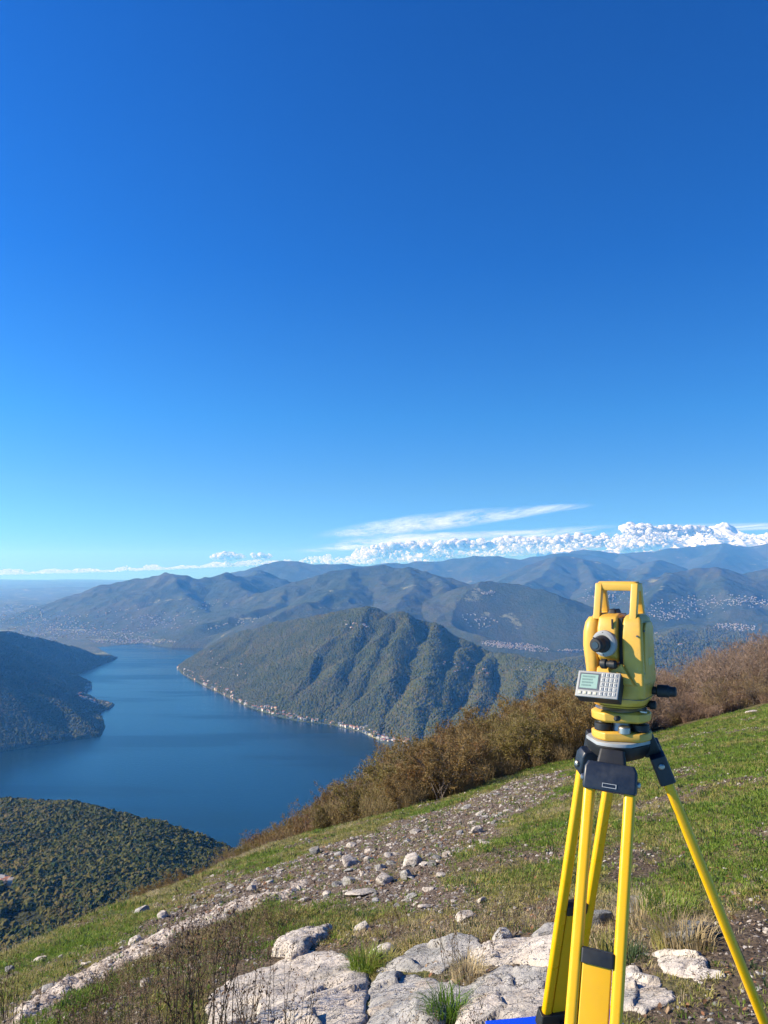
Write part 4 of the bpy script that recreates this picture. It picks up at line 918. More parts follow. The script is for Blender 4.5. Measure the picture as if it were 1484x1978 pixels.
# ================================================================== bare autumn wood beyond the turf, shrubs and dry stems
def tube_seg(V, F, a, b, ra, rb, n=4):
    d = (b-a).normalized(); s = d.orthogonal().normalized(); t = d.cross(s); i0 = len(V)
    for p, r in ((a, ra), (b, rb)):
        for k in range(n): V.append(tuple(p+(s*math.cos(6.2832*k/n)+t*math.sin(6.2832*k/n))*r))
    for k in range(n): F.append((i0+k, i0+(k+1) % n, i0+n+(k+1) % n, i0+n+k))
def twig(V, F, a, b, w, side):
    d = (b-a); s = d.cross(side).normalized()*w; i0 = len(V); V += [tuple(a-s), tuple(a+s), tuple(b+s*.4), tuple(b-s*.4)]; F.append((i0, i0+1, i0+2, i0+3))
def grow_tree(seed, hgt, wid, leafy):
    """returns trunk mesh and crown mesh (twigs + leaves) of a many stemmed small tree"""
    r = random.Random(seed); TV, TF, CV, CF, mi = [], [], [], [], []
    def rv(): return Vector((r.gauss(0, 1), r.gauss(0, 1), r.gauss(0, 1))).normalized()
    tips = []
    def branch(p, d, ln, rad, lvl):
        n = 3 if lvl < 2 else 2; q = p
        for i in range(n):
            d = (d+rv()*.22+Vector((0, 0, .10))).normalized(); q2 = q+d*ln/n; r2 = rad*(1-.28*(i+1)/n*1.3)
            tube_seg(TV, TF, q, q2, max(rad*(1-.3*i/n), .006), max(r2, .004), 5 if lvl == 0 else 3)
            if lvl < 3:
                for _ in range(r.choice((1, 2)) if lvl else 2):
                    dd = (d+rv()*.75).normalized()
                    if dd.z < -.1: dd.z = .1
                    branch(q2, dd, ln*r.uniform(.45, .7), rad*.5, lvl+1)
            q = q2
        tips.append((q, d))
    for k in range(r.choice((3, 4, 5))):
        a = r.uniform(0, 6.28); lean = r.uniform(.12, .5); branch(Vector((r.uniform(-.15, .15), r.uniform(-.15, .15), -.3)), Vector((math.cos(a)*lean, math.sin(a)*lean, 1)).normalized(), hgt*.42, .045*hgt/5, 0)
    # fit into height and width
    mh = max(t[0].z for t in tips); mw = sorted(math.hypot(t[0].x, t[0].y) for t in tips)[int(len(tips)*.93)]; kz = hgt*.93/mh; kx = wid/mw
    TV[:] = [(x*kx, y*kx, z*kz) for x, y, z in TV]; tips = [(Vector((t.x*kx, t.y*kx, t.z*kz)), d) for t, d in tips]
    r.shuffle(tips); use = tips[:300]
    for p, d in use:
        for _ in range(5):
            dd = (d*.9+rv()*.8+Vector((0, 0, .25))).normalized(); b = p+dd*r.uniform(.22, .5)*hgt/5; twig(CV, CF, p, b, .0085, rv()); mi.append(0)
            for _ in range(1):
                m = p.lerp(b, r.uniform(.3, .8)); twig(CV, CF, m, m+(dd+rv()*.9).normalized()*r.uniform(.12, .28), .006, rv()); mi.append(0)
        for _ in range(leafy):
            c = p+rv()*r.uniform(.02, .34); n1 = rv()*r.uniform(.035, .06); n2 = n1.cross(rv()).normalized()*r.uniform(.03, .05); i0 = len(CV)
            CV += [tuple(c-n1), tuple(c+n2), tuple(c+n1), tuple(c-n2)]; CF.append((i0, i0+1, i0+2, i0+3)); mi.append(1)
    return mesh_np('trunk', TV, TF, True), mesh_np('crown', CV, CF, False, mi)
M_bark = mat('grey_brown_bark', (.13, .105, .085), .9, spec=.1); n = NB(M_bark); n.col(n.ramp(n.noise(9, 4, .7, n.coord()), [(.35, (.08, .062, .05)), (.65, (.22, .185, .155))]))
def twmat(name, a, b): m = mat(name, rough=.8, spec=.15); n = NB(m); n.col(n.mix(n.rnd(), a, b)); return m
def lfmat(name, a, b, c):
    m = mat(name, rough=.6, spec=.25); n = NB(m); k = n.noise(7, 2, .6, n.coord()); cc_ = n.mix(n.ramp(k, [(.35, 0), (.65, 1)]), n.mix(n.rnd(), a, b), c); n.col(cc_)
    t = n.n('ShaderNodeBsdfTranslucent'); n.l(cc_, t.inputs['Color']); ms = n.n('ShaderNodeMixShader'); ms.inputs[0].default_value = .3
    n.l(n.b.outputs[0], ms.inputs[1]); n.l(t.outputs[0], ms.inputs[2]); n.l(ms.outputs[0], n.nt.nodes['Material Output'].inputs['Surface']); return m
M_tw = twmat('mauve_brown_twigs', (.19, .125, .085), (.29, .205, .15)); M_tw2 = twmat('brown_twigs', (.17, .125, .055), (.27, .20, .10))
M_l1 = lfmat('ochre_leaves', (.20, .125, .038), (.31, .21, .055), (.17, .10, .036)); M_l2 = lfmat('olive_leaves', (.125, .125, .03), (.25, .215, .045), (.20, .14, .045)); M_l3 = lfmat('rust_leaves', (.27, .115, .035), (.23, .10, .03), (.20, .13, .05)); M_l4 = lfmat('dry_brown_leaves', (.19, .12, .065), (.24, .16, .09), (.15, .10, .06))
KINDS_T = []   # (trunk, crown, label core, group)
for i, (lf, tw, lm, lab) in enumerate([(1, M_tw, M_l4, 'leafless mauve brown'), (2, M_tw, M_l4, 'leafless mauve brown'), (4, M_tw2, M_l4, 'nearly bare brown'), (21, M_tw2, M_l1, 'ochre leaved'), (25, M_tw2, M_l1, 'ochre leaved'),
                                       (23, M_tw2, M_l2, 'olive yellow leaved'), (28, M_tw2, M_l2, 'olive yellow leaved'), (15, M_tw2, M_l3, 'rust coloured'), (2, M_tw, M_l4, 'nearly bare brown')]):
    tm, cm = grow_tree(50+i, TREE_H, 2.1 if i % 2 else 2.4, lf); tm.materials.append(M_bark); cm.materials.append(tw); cm.materials.append(lm); KINDS_T.append((tm, cm, lab))
def tree(x, y, z, k, sc, rz, lab, grp):
    t = empty('shrub_tree', (x, y, z), rz); t.scale = (sc*random.uniform(.9, 1.15), sc*random.uniform(.9, 1.15), sc); tag(t, lab, 'tree', grp)
    link('trunk', KINDS_T[k][0], None, t); link('crown', KINDS_T[k][1], None, t); return t
rt = random.Random(21); pts_ = []; tries = 0
while len(pts_) < 360 and tries < 60000:
    tries += 1; u = rt.uniform(-.30, .64); D0 = float(crest_D(np.array([u]))[0]); D1 = float(tree_D(u))+6
    q_ = rt.random(); D = D0+1.2+(D1-D0-1.2)*q_**.9
    if u < .02 and D < D0+7+50*max(0, -u): continue
    if u > -.16 and False: continue
    x, y = u*D, D; md = (.030*D+.9)*(.78 if u < .05 else 1)
    if all((x-a)**2+(y-b)**2 > md*md for a, b, _ in pts_): pts_.append((x, y, u))
print('trees', len(pts_), tries)
for (x, y, u) in pts_:
    px, py = to_px(x, y, float(z_slope(np.array([x]), np.array([y]))[0]))
    v = float(fbm(np.array([x*.07]), np.array([y*.05]), 3)[0])+rt.gauss(0, .13)
    if px > 1180: k = rt.choice((0, 1, 1, 2, 8)) if v < .16 else rt.choice((7, 5, 3, 2))
    else: k = rt.choice((3, 4, 7, 4)) if v < -.04 else rt.choice((5, 6, 4, 6)) if v > .08 else rt.choice((0, 2, 8, 3, 1))
    D = y; D0 = float(crest_D(np.array([u]))[0]); edge = min(1, .55+.45*(D-D0)/14) if u > .05 else .85
    zone = 'right of the instrument' if px > 1290 else 'just behind the instrument' if px > 1090 else 'left of the instrument' if px > 860 else 'above the far lake shore' if px > 640 else 'at the low left end of the wood'
    row = 'at the turf edge' if D-D0 < 9 else 'on the skyline' if D > tree_D(u)-8 else 'amid the others'
    sc = edge*rt.uniform(.82, 1.08)*np.interp(u, [-.3, -.1, .1, .6], [.8, .85, .9, 1.0])
    zg = float(z_slope(np.array([x]), np.array([y]))[0]); st_ = float(smooth_interp(np.array([u]), tu[:, 0], tu[:, 1])[0])
    sc = min(sc, (st_*D+rt.uniform(-.9, .35)-zg)/(TREE_H*.97))
    if sc < .30: continue
    lab = f'{KINDS_T[k][2]} tree {row} {zone}'
    tree(x, y, float(z_slope(np.array([x]), np.array([y]))[0])-.1, k, sc, rt.uniform(0, 6.28), lab, f'{KINDS_T[k][2]} trees {zone}')
# thicket filling the wood between the stems
def thick(seed, M1, M2):
    r = random.Random(seed); V, F, mi = [], [], []
    def rv(): return Vector((r.gauss(0, 1), r.gauss(0, 1), r.gauss(0, 1))).normalized()
    for _ in range(90):
        a = r.uniform(0, 6.28); p = Vector((r.uniform(-.4, .4), r.uniform(-.4, .4), -.1)); d = Vector((math.cos(a)*r.uniform(.1, .7), math.sin(a)*r.uniform(.1, .7), 1)).normalized(); q = p+d*r.uniform(.7, 1.7)
        twig(V, F, p, q, .010, rv()); mi.append(0)
        for _ in range(3): m = p.lerp(q, r.uniform(.3, 1)); twig(V, F, m, m+(d+rv()*.8).normalized()*r.uniform(.2, .45), .007, rv()); mi.append(0)
        for _ in range(2):
            c = p.lerp(q, r.uniform(.3, 1))+rv()*.12; n1 = rv()*.04; n2 = n1.cross(rv()).normalized()*.035; i0 = len(V); V += [tuple(c-n1), tuple(c+n2), tuple(c+n1), tuple(c-n2)]; F.append((i0, i0+1, i0+2, i0+3)); mi.append(1)
    me = mesh_np('thicket', V, F, False, mi); me.materials.append(M1); me.materials.append(M2); return me
th = [thick(1, M_tw, M_l4), thick(2, M_tw2, M_l1), thick(3, M_tw2, M_l2), thick(4, M_tw, M_l3)]
u = RNG.uniform(-.2, .66, 6000); D0 = crest_D(u); D = D0+.4+(tree_D(u)+10-D0)*RNG.uniform(0, 1, 6000); x, y = u*D, D
ok = ((u > .22) | (RNG.uniform(0, 1, 6000) < .4)) & ((u > -.02) | (D > D0+6+60*np.maximum(-u, 0))); x, y, D, D0, u = x[ok], y[ok], D[ok], D0[ok], u[ok]
nn = x.size; s_ = np.clip(.45+.06*(D-D0), .4, 1.2)*RNG.uniform(.7, 1.2, nn); s_ = np.minimum(s_, np.maximum((smooth_interp(u, tu[:, 0], tu[:, 1])*D-.4-z_slope(x, y))/1.8, .15)); vv = fbm(x*.07, y*.05, 3)
idx = np.where(u > .3, RNG.choice([0, 0, 0, 1, 3], nn), np.where(vv < -.1, RNG.choice([1, 1, 3], nn), RNG.choice([2, 1, 2], nn)))
scatter('thicket', np.stack([x, y, z_slope(x, y)], -1), s_, np.stack([np.zeros(nn), np.zeros(nn), RNG.uniform(0, 6.28, nn)], -1), idx, source('thicket_source', th), 'brown twiggy thicket filling the wood beyond the turf', 'thicket')

# ------------------------------------------------------------------ dry stems and shrubs in the foreground
M_stem = mat('dark_dry_stems', (.045, .035, .028), .85, spec=.1); M_seed = mat('brown_seed_heads', (.14, .085, .05), .9, spec=.05); M_hleaf = blade_mat('olive_herb_leaves', (.10, .11, .03), (.20, .17, .07)); M_hdry = blade_mat('dry_herb', (.24, .15, .09), (.33, .24, .15))
def herb(seed, ns, hgt, spread, dense, lean=.25, M=M_stem, leaf=M_hdry, width=.0028):
    """clump of thin upright stems with side twigs; returns stem meshes and one foliage mesh"""
    r = random.Random(seed); stems = []; LV, LF = [], []
    for _ in range(ns):
        V, F = [], []; a = r.uniform(0, 6.28); rad = spread*r.random()**.6; p = Vector((math.cos(a)*rad, math.sin(a)*rad, -.03)); d = Vector((math.cos(a)*r.uniform(0, lean), math.sin(a)*r.uniform(0, lean), 1)).normalized(); hh = hgt*r.uniform(.55, 1.05); nseg = 6
        for i in range(nseg):
            d = (d+Vector((r.gauss(0, .06), r.gauss(0, .06), .02))).normalized(); q = p+d*hh/nseg; w = width*(1-.75*i/nseg); tube_seg(V, F, p, q, w, w*.85, 3)
            if i >= 1:
                for _ in range(2 if dense > 1 else 1):
                    b = r.uniform(0, 6.28); dd = (d*.9+Vector((math.cos(b), math.sin(b), .2))*.75).normalized(); e = q+dd*hh*r.uniform(.06, .16); tube_seg(V, F, q, e, w*.5, w*.25, 3)
                    for _ in range(int(2*dense)):
                        c = q.lerp(e, r.uniform(.3, 1.05)); n1 = Vector((r.gauss(0, 1), r.gauss(0, 1), r.gauss(0, 1))).normalized()*r.uniform(.004, .009)*(hgt/.7)**.5; n2 = n1.cross(Vector((r.gauss(0, 1), r.gauss(0, 1), 1))).normalized()*n1.length*.7; i0 = len(LV)
                        LV += [tuple(c-n1), tuple(c+n2), tuple(c+n1), tuple(c-n2)]; LF.append((i0, i0+1, i0+2, i0+3))
            p = q
        me = mesh_np('stem', V, F); me.materials.append(M); stems.append(me)
    fm = mesh_np('seed_heads', LV, LF, False) if LV else None
    if fm: fm.materials.append(leaf)
    return stems, fm
def plant(px, py, dat, lab, nm='dry_plant', cat='plant', grp=None, sc=1, rz=0, dz=0, pos=None):
    p = pos or gnd(px, py); e = empty(nm, p+Vector((0, 0, dz)), rz); e.scale = (sc,)*3; tag(e, lab, cat, grp)
    for sm in dat[0]: link('stem', sm, None, e)
    if dat[1]: link('seed_heads', dat[1], None, e)
    return e
H_ = [herb(1, 9, .95, .10, 1.6, .18, leaf=M_seed, width=.0042), herb(2, 8, .80, .16, 1.8, .30, leaf=M_seed, width=.0036), herb(3, 10, .62, .18, 2.2, .45, leaf=M_hdry, width=.0028), herb(4, 12, .42, .16, 3, .5, leaf=M_hleaf, width=.0022), herb(5, 12, .36, .14, 2.4, .6, leaf=M_hdry, width=.0018)]
for (px, py, k, sc, lab) in [
    (388, 2010, 0, 1.30, 'tallest dark dry stems in front of the left end of the largest slab'), (340, 2030, 0, 1.15, 'tall dark dry stems just left of the tallest clump'), (430, 2040, 1, 1.2, 'dark branching stems crossing the largest slab'),
    (505, 2030, 1, 1.0, 'leaning dark stems over the middle of the largest slab'), (470, 1995, 2, .9, 'low dark twiggy clump on the left part of the largest slab'), (300, 1990, 2, 1.1, 'brown dry clump left of the tall stems'), (560, 2040, 1, .8, 'short dark stems at the bottom edge below the largest slab'),
    (365, 1950, 2, 1.0, 'brown seeded clump behind the tall stems'), (250, 2010, 3, 1.2, 'olive leaved clump at the bottom, left of the dry stems'), (425, 1870, 4, 1.2, 'brown dry clump beside the upper left corner of the largest slab'),
    (470, 1800, 4, 1.3, 'reddish dry clump above the blocky rock'), (395, 1800, 4, 1.4, 'reddish dry clump below the pale track'), (340, 1850, 4, 1.3, 'dry clump between the pale track and the tall stems'),
    (10, 1975, 0, 1.0, 'thin dark stems at the left edge'), (30, 2010, 2, 1.2, 'brown twiggy clump in the lower left corner'), (600, 1812, 3, .8, 'dark green little bush behind the blocky rock'),
    (905, 1862, 4, 1.5, 'brown dry stalks between the grey and the beige slab'), (645, 1792, 3, .7, 'small grey green bush by the half hidden flat stone'), (1015, 1735, 3, .9, 'grey green low bush left of the back tripod leg'), (1068, 1716, 3, .7, 'little grey green bush close to the back tripod leg'),
    (545, 1790, 4, 1.2, 'dry straw clump right of the pale track end'), (160, 1990, 4, 1.4, 'dry straw clump at the bottom near the left corner'), (95, 1800, 4, 2.0, 'reddish dry clump on the brow at the left'), (130, 1790, 4, 1.8, 'second reddish dry clump on the brow at the left'),
    (1050, 1528, 3, 1.6, 'dark low bush at the upper right edge of the scree')]:
    plant(px, py, H_[k], lab, sc=sc, rz=random.uniform(0, 6.28))
# tussocks of long grass
def tussock(px, py, M, hgt, nb, spread, lab):
    p = gnd(px, py); me = tuft(int(px+py), nb, hgt, spread, M, .0032*(p.y/5)**.5); me.name = 'tussock'; o = link('tussock', me); o.location = p; tag(o, lab, 'grass tussock')
tussock(1330, 1838, M_b3, .24, 260, .16, 'straw coloured tussock arching in front of the wide dark boulder')
tussock(1300, 1830, M_b2, .20, 200, .14, 'yellow green tussock left of the straw coloured one')
tussock(1240, 1780, M_b3, .22, 240, .20, 'dry tussock behind the front tripod leg'); tussock(1290, 1765, M_b1, .20, 240, .20, 'green tussock in the shade behind the dark boulder')
tussock(905, 1895, M_b3, .20, 260, .11, 'orange brown grass tuft in the hollow between the slabs'); tussock(862, 1968, M_b1, .20, 220, .12, 'green grass tuft between the broken slab and the whitish slab')
tussock(705, 1880, M_b1, .22, 260, .12, 'bright green tuft in the gap right of the largest slab'); tussock(740, 1868, M_b2, .16, 180, .12, 'yellow green tuft below the squat stone')
tussock(1170, 1850, M_b2, .16, 160, .14, 'grass tuft between the front tripod leg rails'); tussock(1215, 1860, M_b4, .14, 160, .14, 'dark tuft above the white slab right of the leg')
# undergrowth of the lower left: uncountable dry herbs
hm = []
for k, dat in enumerate((herb(11, 7, .26, .10, 2.4, .6, M_hdry, M_hdry, .0018), herb(12, 7, .22, .10, 3, .6, M_stem, M_hleaf, .0018), herb(13, 6, .30, .08, 2, .5, M_stem, M_seed, .0020))):
    bm = bmesh.new()
    for sm in dat[0]: bm.from_mesh(sm)
    n0 = len(bm.faces); bm.from_mesh(dat[1]); bm.faces.ensure_lookup_table()
    for f in bm.faces[n0:]: f.material_index = 1
    me = bpy.data.meshes.new('herb'); bm.to_mesh(me); bm.free(); me.materials.append(dat[0][0].materials[0]); me.materials.append(dat[1].materials[0]); hm.append(me)
x, y = rand_in_view(3200, 4.0, 12, -.6, .2, 1.0); sdm = poly_sd(x, y, MIX); ok = (sdm > -.2) & off_slabs(x, y, -.02) & (y < crest_D(x/y)-.5) & (poly_sd(x, y, PATHW) < .05); ok &= (RNG.uniform(0, 1, x.size) < np.where(x/y < -.1, .5, .12))
x, y = x[ok], y[ok]; nn = x.size; scatter('dry_herbs', np.stack([x, y, z_ground(x, y)], -1), RNG.uniform(.6, 1.2, nn), np.stack([RNG.uniform(-.2, .2, nn), RNG.uniform(-.2, .2, nn), RNG.uniform(0, 6.3, nn)], -1), RNG.integers(0, 3, nn), source('herb_source', hm), 'dry brown and olive herbs covering the lower left slope', 'herbs')
# fallen leaves
lm = []
for k in range(3):
    bm = bmesh.new(); vv_ = [bm.verts.new(p) for p in ((-1, 0, .1), (-.4, .5, 0), (.5, .45, .15), (1.1, 0, 0), (.5, -.5, .2), (-.4, -.45, .05))]; bm.faces.new(vv_); me = bpy.data.meshes.new('dead_leaf'); bm.to_mesh(me); bm.free()
    me.materials.append([lfmat('dead_leaf_red', (.30, .13, .07), (.36, .2, .1), (.25, .12, .06)), lfmat('dead_leaf_tan', (.42, .28, .16), (.48, .34, .2), (.3, .2, .12)), lfmat('dead_leaf_brown', (.20, .11, .06), (.26, .15, .09), (.16, .09, .05))][k]); lm.append(me)
x, y = rand_in_view(11000, 3, 26, -.3, .6, 1.0); ok = (y < crest_D(x/y)-.5) & (fbm(x*1.1, y*1.1, 3)+.35*fbm(x*5, y*5, 2) > .05); x, y = x[ok], y[ok]; nn = x.size
scatter('fallen_leaves', np.stack([x, y, z_ground(x, y)+.012], -1), RNG.uniform(.014, .03, nn)*(y/8)**.5, np.stack([RNG.uniform(-.6, .6, nn), RNG.uniform(-.6, .6, nn), RNG.uniform(0, 6.3, nn)], -1), RNG.integers(0, 3, nn), source('leaf_source', lm), 'dead brown leaves caught in the turf', 'fallen leaves')
# ================================================================== woods on the far land, houses, towns, snow peaks, clouds
def crown_blob(seed, sub=1, k=.32):
    from mathutils import noise as mn
    bm = bmesh.new(); bmesh.ops.create_icosphere(bm, subdivisions=sub, radius=1)
    for v in bm.verts: v.co *= 1+k*mn.noise(v.co*1.7+Vector((seed*3.1, 0, 0)))+k*.5*mn.noise(v.co*4.1+Vector((0, seed, 0))); v.co.z *= .85
    me = bpy.data.meshes.new('crown'); bm.to_mesh(me); bm.free(); me.polygons.foreach_set('use_smooth', [False]*len(me.polygons)); return me
def wood_mat(name, stops):
    m = mat(name, rough=.95, spec=.1); n = NB(m); big = n.noise(.004, 4, .6, n.geo())
    k = n.math('ADD', n.math('MULTIPLY', n.rnd(), .34), n.math('MULTIPLY', big, .66)); n.col(n.ramp(k, stops)); return m
M_w1 = wood_mat('woodland_crowns', [(.20, (.028, .038, .010)), (.40, (.055, .062, .016)), (.56, (.085, .080, .022)), (.78, (.12, .090, .030))])
M_w2 = wood_mat('far_woodland_crowns', [(.18, (.030, .045, .012)), (.38, (.056, .068, .018)), (.58, (.085, .086, .028)), (.80, (.125, .094, .036))])
M_w3 = wood_mat('evergreen_crowns', [(.2, (.014, .028, .012)), (.8, (.035, .055, .02))])
cr1 = [crown_blob(i, 2, .62) for i in range(5)]; cr2 = [crown_blob(10+i, 1) for i in range(4)]
for i, c in enumerate(cr1): c.materials.append(M_w3 if i == 3 else M_w1)
for i, c in enumerate(cr2): c.materials.append(M_w2)
OPEN = []      # clearings (px polygons) left without trees
def clear_mask(px, py):
    m = np.zeros(px.shape, bool)
    for pl in OPEN: m |= poly_sd(px, py, pl) > 0
    return m
OPEN += [[(0, 1768), (40, 1755), (85, 1762), (100, 1780), (50, 1795), (0, 1790)], [(0, 1690), (30, 1700), (28, 1720), (0, 1745)]]
def woods(nm, n, u0, u1, D0, D1, owners, r0, r1, coll, lab, power=1.0, k_far=0.0):
    D = (D0**power+RNG.uniform(0, 1, n)*(D1**power-D0**power))**(1/power); u = RNG.uniform(u0, u1, n); x, y = u*D, D; z = z_at(x, y)
    j = np.clip(np.round((u-U[0])/(U[1]-U[0])).astype(int), 0, NC-1); i = np.clip(np.round(np.interp(D, Drow, np.arange(NR))).astype(int), 0, NR-1); ow = Own[i, j]; sdv = Sd[i, j]
    vis = z/y >= Smax[np.maximum(i-1, 0), j]-.0035*(1000/D)**.3     # hidden hollows need no trees
    px, py = to_px(x, y, z); ok = np.isin(ow, owners) & (sdv > 12) & vis & ~clear_mask(px, py) & (px > -160) & (px < 1640)
    hs_ = fbm(x*.004, y*.004, 3); x, y, z = x[ok], y[ok], z[ok]; m = x.size; s = (r0+(r1-r0)*RNG.uniform(0, 1, m)**1.5)*(1+.35*np.clip(hs_[ok]*2, -1, 1)); print(nm, m)
    scatter(nm, np.stack([x, y, z+s*.35], -1), np.stack([s, s, s*RNG.uniform(.8, 1.35, m)], -1), np.stack([RNG.uniform(-.4, .4, m), RNG.uniform(-.4, .4, m), RNG.uniform(0, 6.3, m)], -1), RNG.integers(0, 4, m) if coll is C1 else RNG.integers(0, 4, m), coll, lab, 'forest')
C1 = source('crown_source', cr1); C2 = source('far_crown_source', cr2)
woods('forest', 110000, -.62, -.08, 700, 2100, [-3, -2], 2.6, 6.2, C1, 'dense rounded tree crowns covering the terrace hill low at the left', 1.4)
woods('forest', 190000, -.30, .30, 3900, 8200, [0], 6.5, 11, C2, 'dense woodland covering the gullied mountain in the middle of the lake', 2.0)
woods('forest', 90000, -.64, -.30, 3600, 8600, [1, -1], 6.5, 11, C2, 'dark woodland covering the mountain flank at the left edge', 2.0)
woods('forest', 60000, .02, .60, 4200, 9500, [-1, 11, 10], 8, 14, C2, 'woodland on the low hills beyond the brown trees', 2.0)

# ---- houses
M_wall = [mat('white_render', (.72, .69, .62), .8), mat('cream_render', (.66, .56, .42), .8), mat('pink_render', (.62, .42, .33), .8), mat('grey_render', (.5, .5, .5), .8)]
M_roof = [mat('terracotta_roof', (.36, .16, .09), .9), mat('grey_roof', (.26, .24, .23), .9)]
M_win = mat('dark_window', (.05, .06, .07), .2)
def house_mesh(seed):
    r = random.Random(seed); w, d, h = r.uniform(6, 9), r.uniform(4.5, 6.5), r.uniform(5, 9); rh = 2.4
    V = [(-w, -d, -8), (w, -d, -8), (w, d, -8), (-w, d, -8), (-w, -d, h), (w, -d, h), (w, d, h), (-w, d, h)]; F = [(0, 1, 5, 4), (1, 2, 6, 5), (2, 3, 7, 6), (3, 0, 4, 7)]; mi = [0]*4
    e = .8; b = len(V); V += [(-w-e, -d-e, h), (w+e, -d-e, h), (w+e, d+e, h), (-w-e, d+e, h), (-w-e+3, 0, h+rh), (w+e-3, 0, h+rh)]; F += [(b, b+1, b+5, b+4), (b+2, b+3, b+4, b+5), (b+1, b+2, b+5, b+5), (b+3, b, b+4, b+4), (b, b+3, b+2, b+1)]; mi += [1]*5
    for sx in (-.5, .5):
        for zz in range(1, int(h/3)+1):
            z0 = zz*3-2.2; b = len(V); V += [(sx*w-.7, -d-.05, z0), (sx*w+.7, -d-.05, z0), (sx*w+.7, -d-.05, z0+1.5), (sx*w-.7, -d-.05, z0+1.5)]; F.append((b, b+1, b+2, b+3)); mi.append(2)
    me = bpy.data.meshes.new('house'); me.from_pydata(V, [], [tuple(dict.fromkeys(f)) for f in F]); me.polygons.foreach_set('material_index', mi); me.update()
    me.materials.append(M_wall[r.choice((0, 0, 0, 1, 1, 2, 3))]); me.materials.append(M_roof[r.choice((0, 0, 1))]); me.materials.append(M_win); return me
HM = [house_mesh(i) for i in range(12)]
def hdesc(me): return me.materials[0].name.split('_')[0].replace('render', '')+' walled '+('red' if 'terra' in me.materials[1].name else 'grey')+' roofed'
def house_px(px, py, lab, grp, sc=1.0, r=random):
    h = hit(px, py)
    if h is None: return None
    if h[2] < LAKE+.5: return None
    o = link('house', HM[r.randrange(12)]); o.location = (h[0], h[1], h[2]); o.rotation_euler = (0, 0, r.uniform(-.6, .6)+math.atan2(-h[0], h[1])*.5); o.scale = (sc*r.uniform(.8, 1.25), sc, sc*r.uniform(.8, 1.2)); d_ = hdesc(o.data); tag(o, lab if grp is None else d_+' '+lab, 'house', None if grp is None else d_+' '+grp); return o
rh_ = random.Random(31)
def along(path, n, lo, hi, lab, grp, sc=1.0):
    P_ = [Vector(p) for p in path]; L_ = [(b-a).length for a, b in zip(P_[:-1], P_[1:])]; T_ = sum(L_); k = 0; tr_ = 0
    while k < n and tr_ < n*12:
        tr_ += 1; t = rh_.random()*T_
        for a, b, l in zip(P_[:-1], P_[1:], L_):
            if t <= l: break
            t -= l
        p = a.lerp(b, min(t/l, 1)); d = (b-a).normalized(); nn_ = Vector((d.y, -d.x))
        if nn_.y > 0: nn_ = -nn_
        q = p+nn_*(lo+(hi-lo)*rh_.random()**1.8)
        if house_px(q.x, q.y, lab, grp, sc, rh_): k += 1
along([(342, 1290), (352, 1300), (400, 1326), (440, 1345)], 46, 1.5, 12, 'house by the water at the tip of the middle mountain', 'houses at the tip of the middle mountain', 1.35)
along([(440, 1345), (480, 1364), (530, 1381), (580, 1392)], 46, 1.5, 12, 'house on the shore under the first gullies', 'houses on the shore under the first gullies', 1.35)
along([(580, 1392), (640, 1398), (700, 1413)], 44, 1.5, 7, 'house on the shore road below the steep gullies', 'houses on the shore road below the steep gullies', 1.05)
along([(700, 1413), (740, 1432), (790, 1436)], 50, 1, 12, 'house where the far shore meets the brown trees', 'houses of the village at the right end of the far shore', 1.05)
along([(160, 1326), (180, 1330), (160, 1338), (150, 1343), (185, 1358), (212, 1362)], 34, -1, 6, 'house on the village spits of the left shore', 'houses on the village spits of the left shore', 1.15)
def cluster(cx, cy_, rx, ry, n, lab, grp, sc=1.2, rot=0):
    for _ in range(n):
        a, r_ = rh_.uniform(0, 6.28), rh_.random()**.6; x_, y_ = math.cos(a)*rx*r_, math.sin(a)*ry*r_; house_px(cx+x_*math.cos(rot)-y_*math.sin(rot), cy_+x_*math.sin(rot)+y_*math.cos(rot), lab, grp, sc, rh_)
cluster(14, 1708, 16, 12, 5, 'farmhouse in the trees at the foot of the terrace hill', 'farmhouses below the terrace hill', .75)
cluster(425, 1283, 55, 20, 34, 'house on the slope above the middle mountain tip', 'houses on the slope above the tip', 1.15, .35)
cluster(690, 1205, 26, 10, 14, 'house near the summit of the middle mountain', 'houses near the summit of the middle mountain', 1.1)
cluster(905, 1288, 70, 16, 26, 'house among trees on the shelf right of the middle mountain', 'houses on the shelf right of the middle mountain', 1.1, .15)
vl = house_px(1314, 1246, 'white villa alone on the low wooded hill right of the instrument', None, 2.6); 
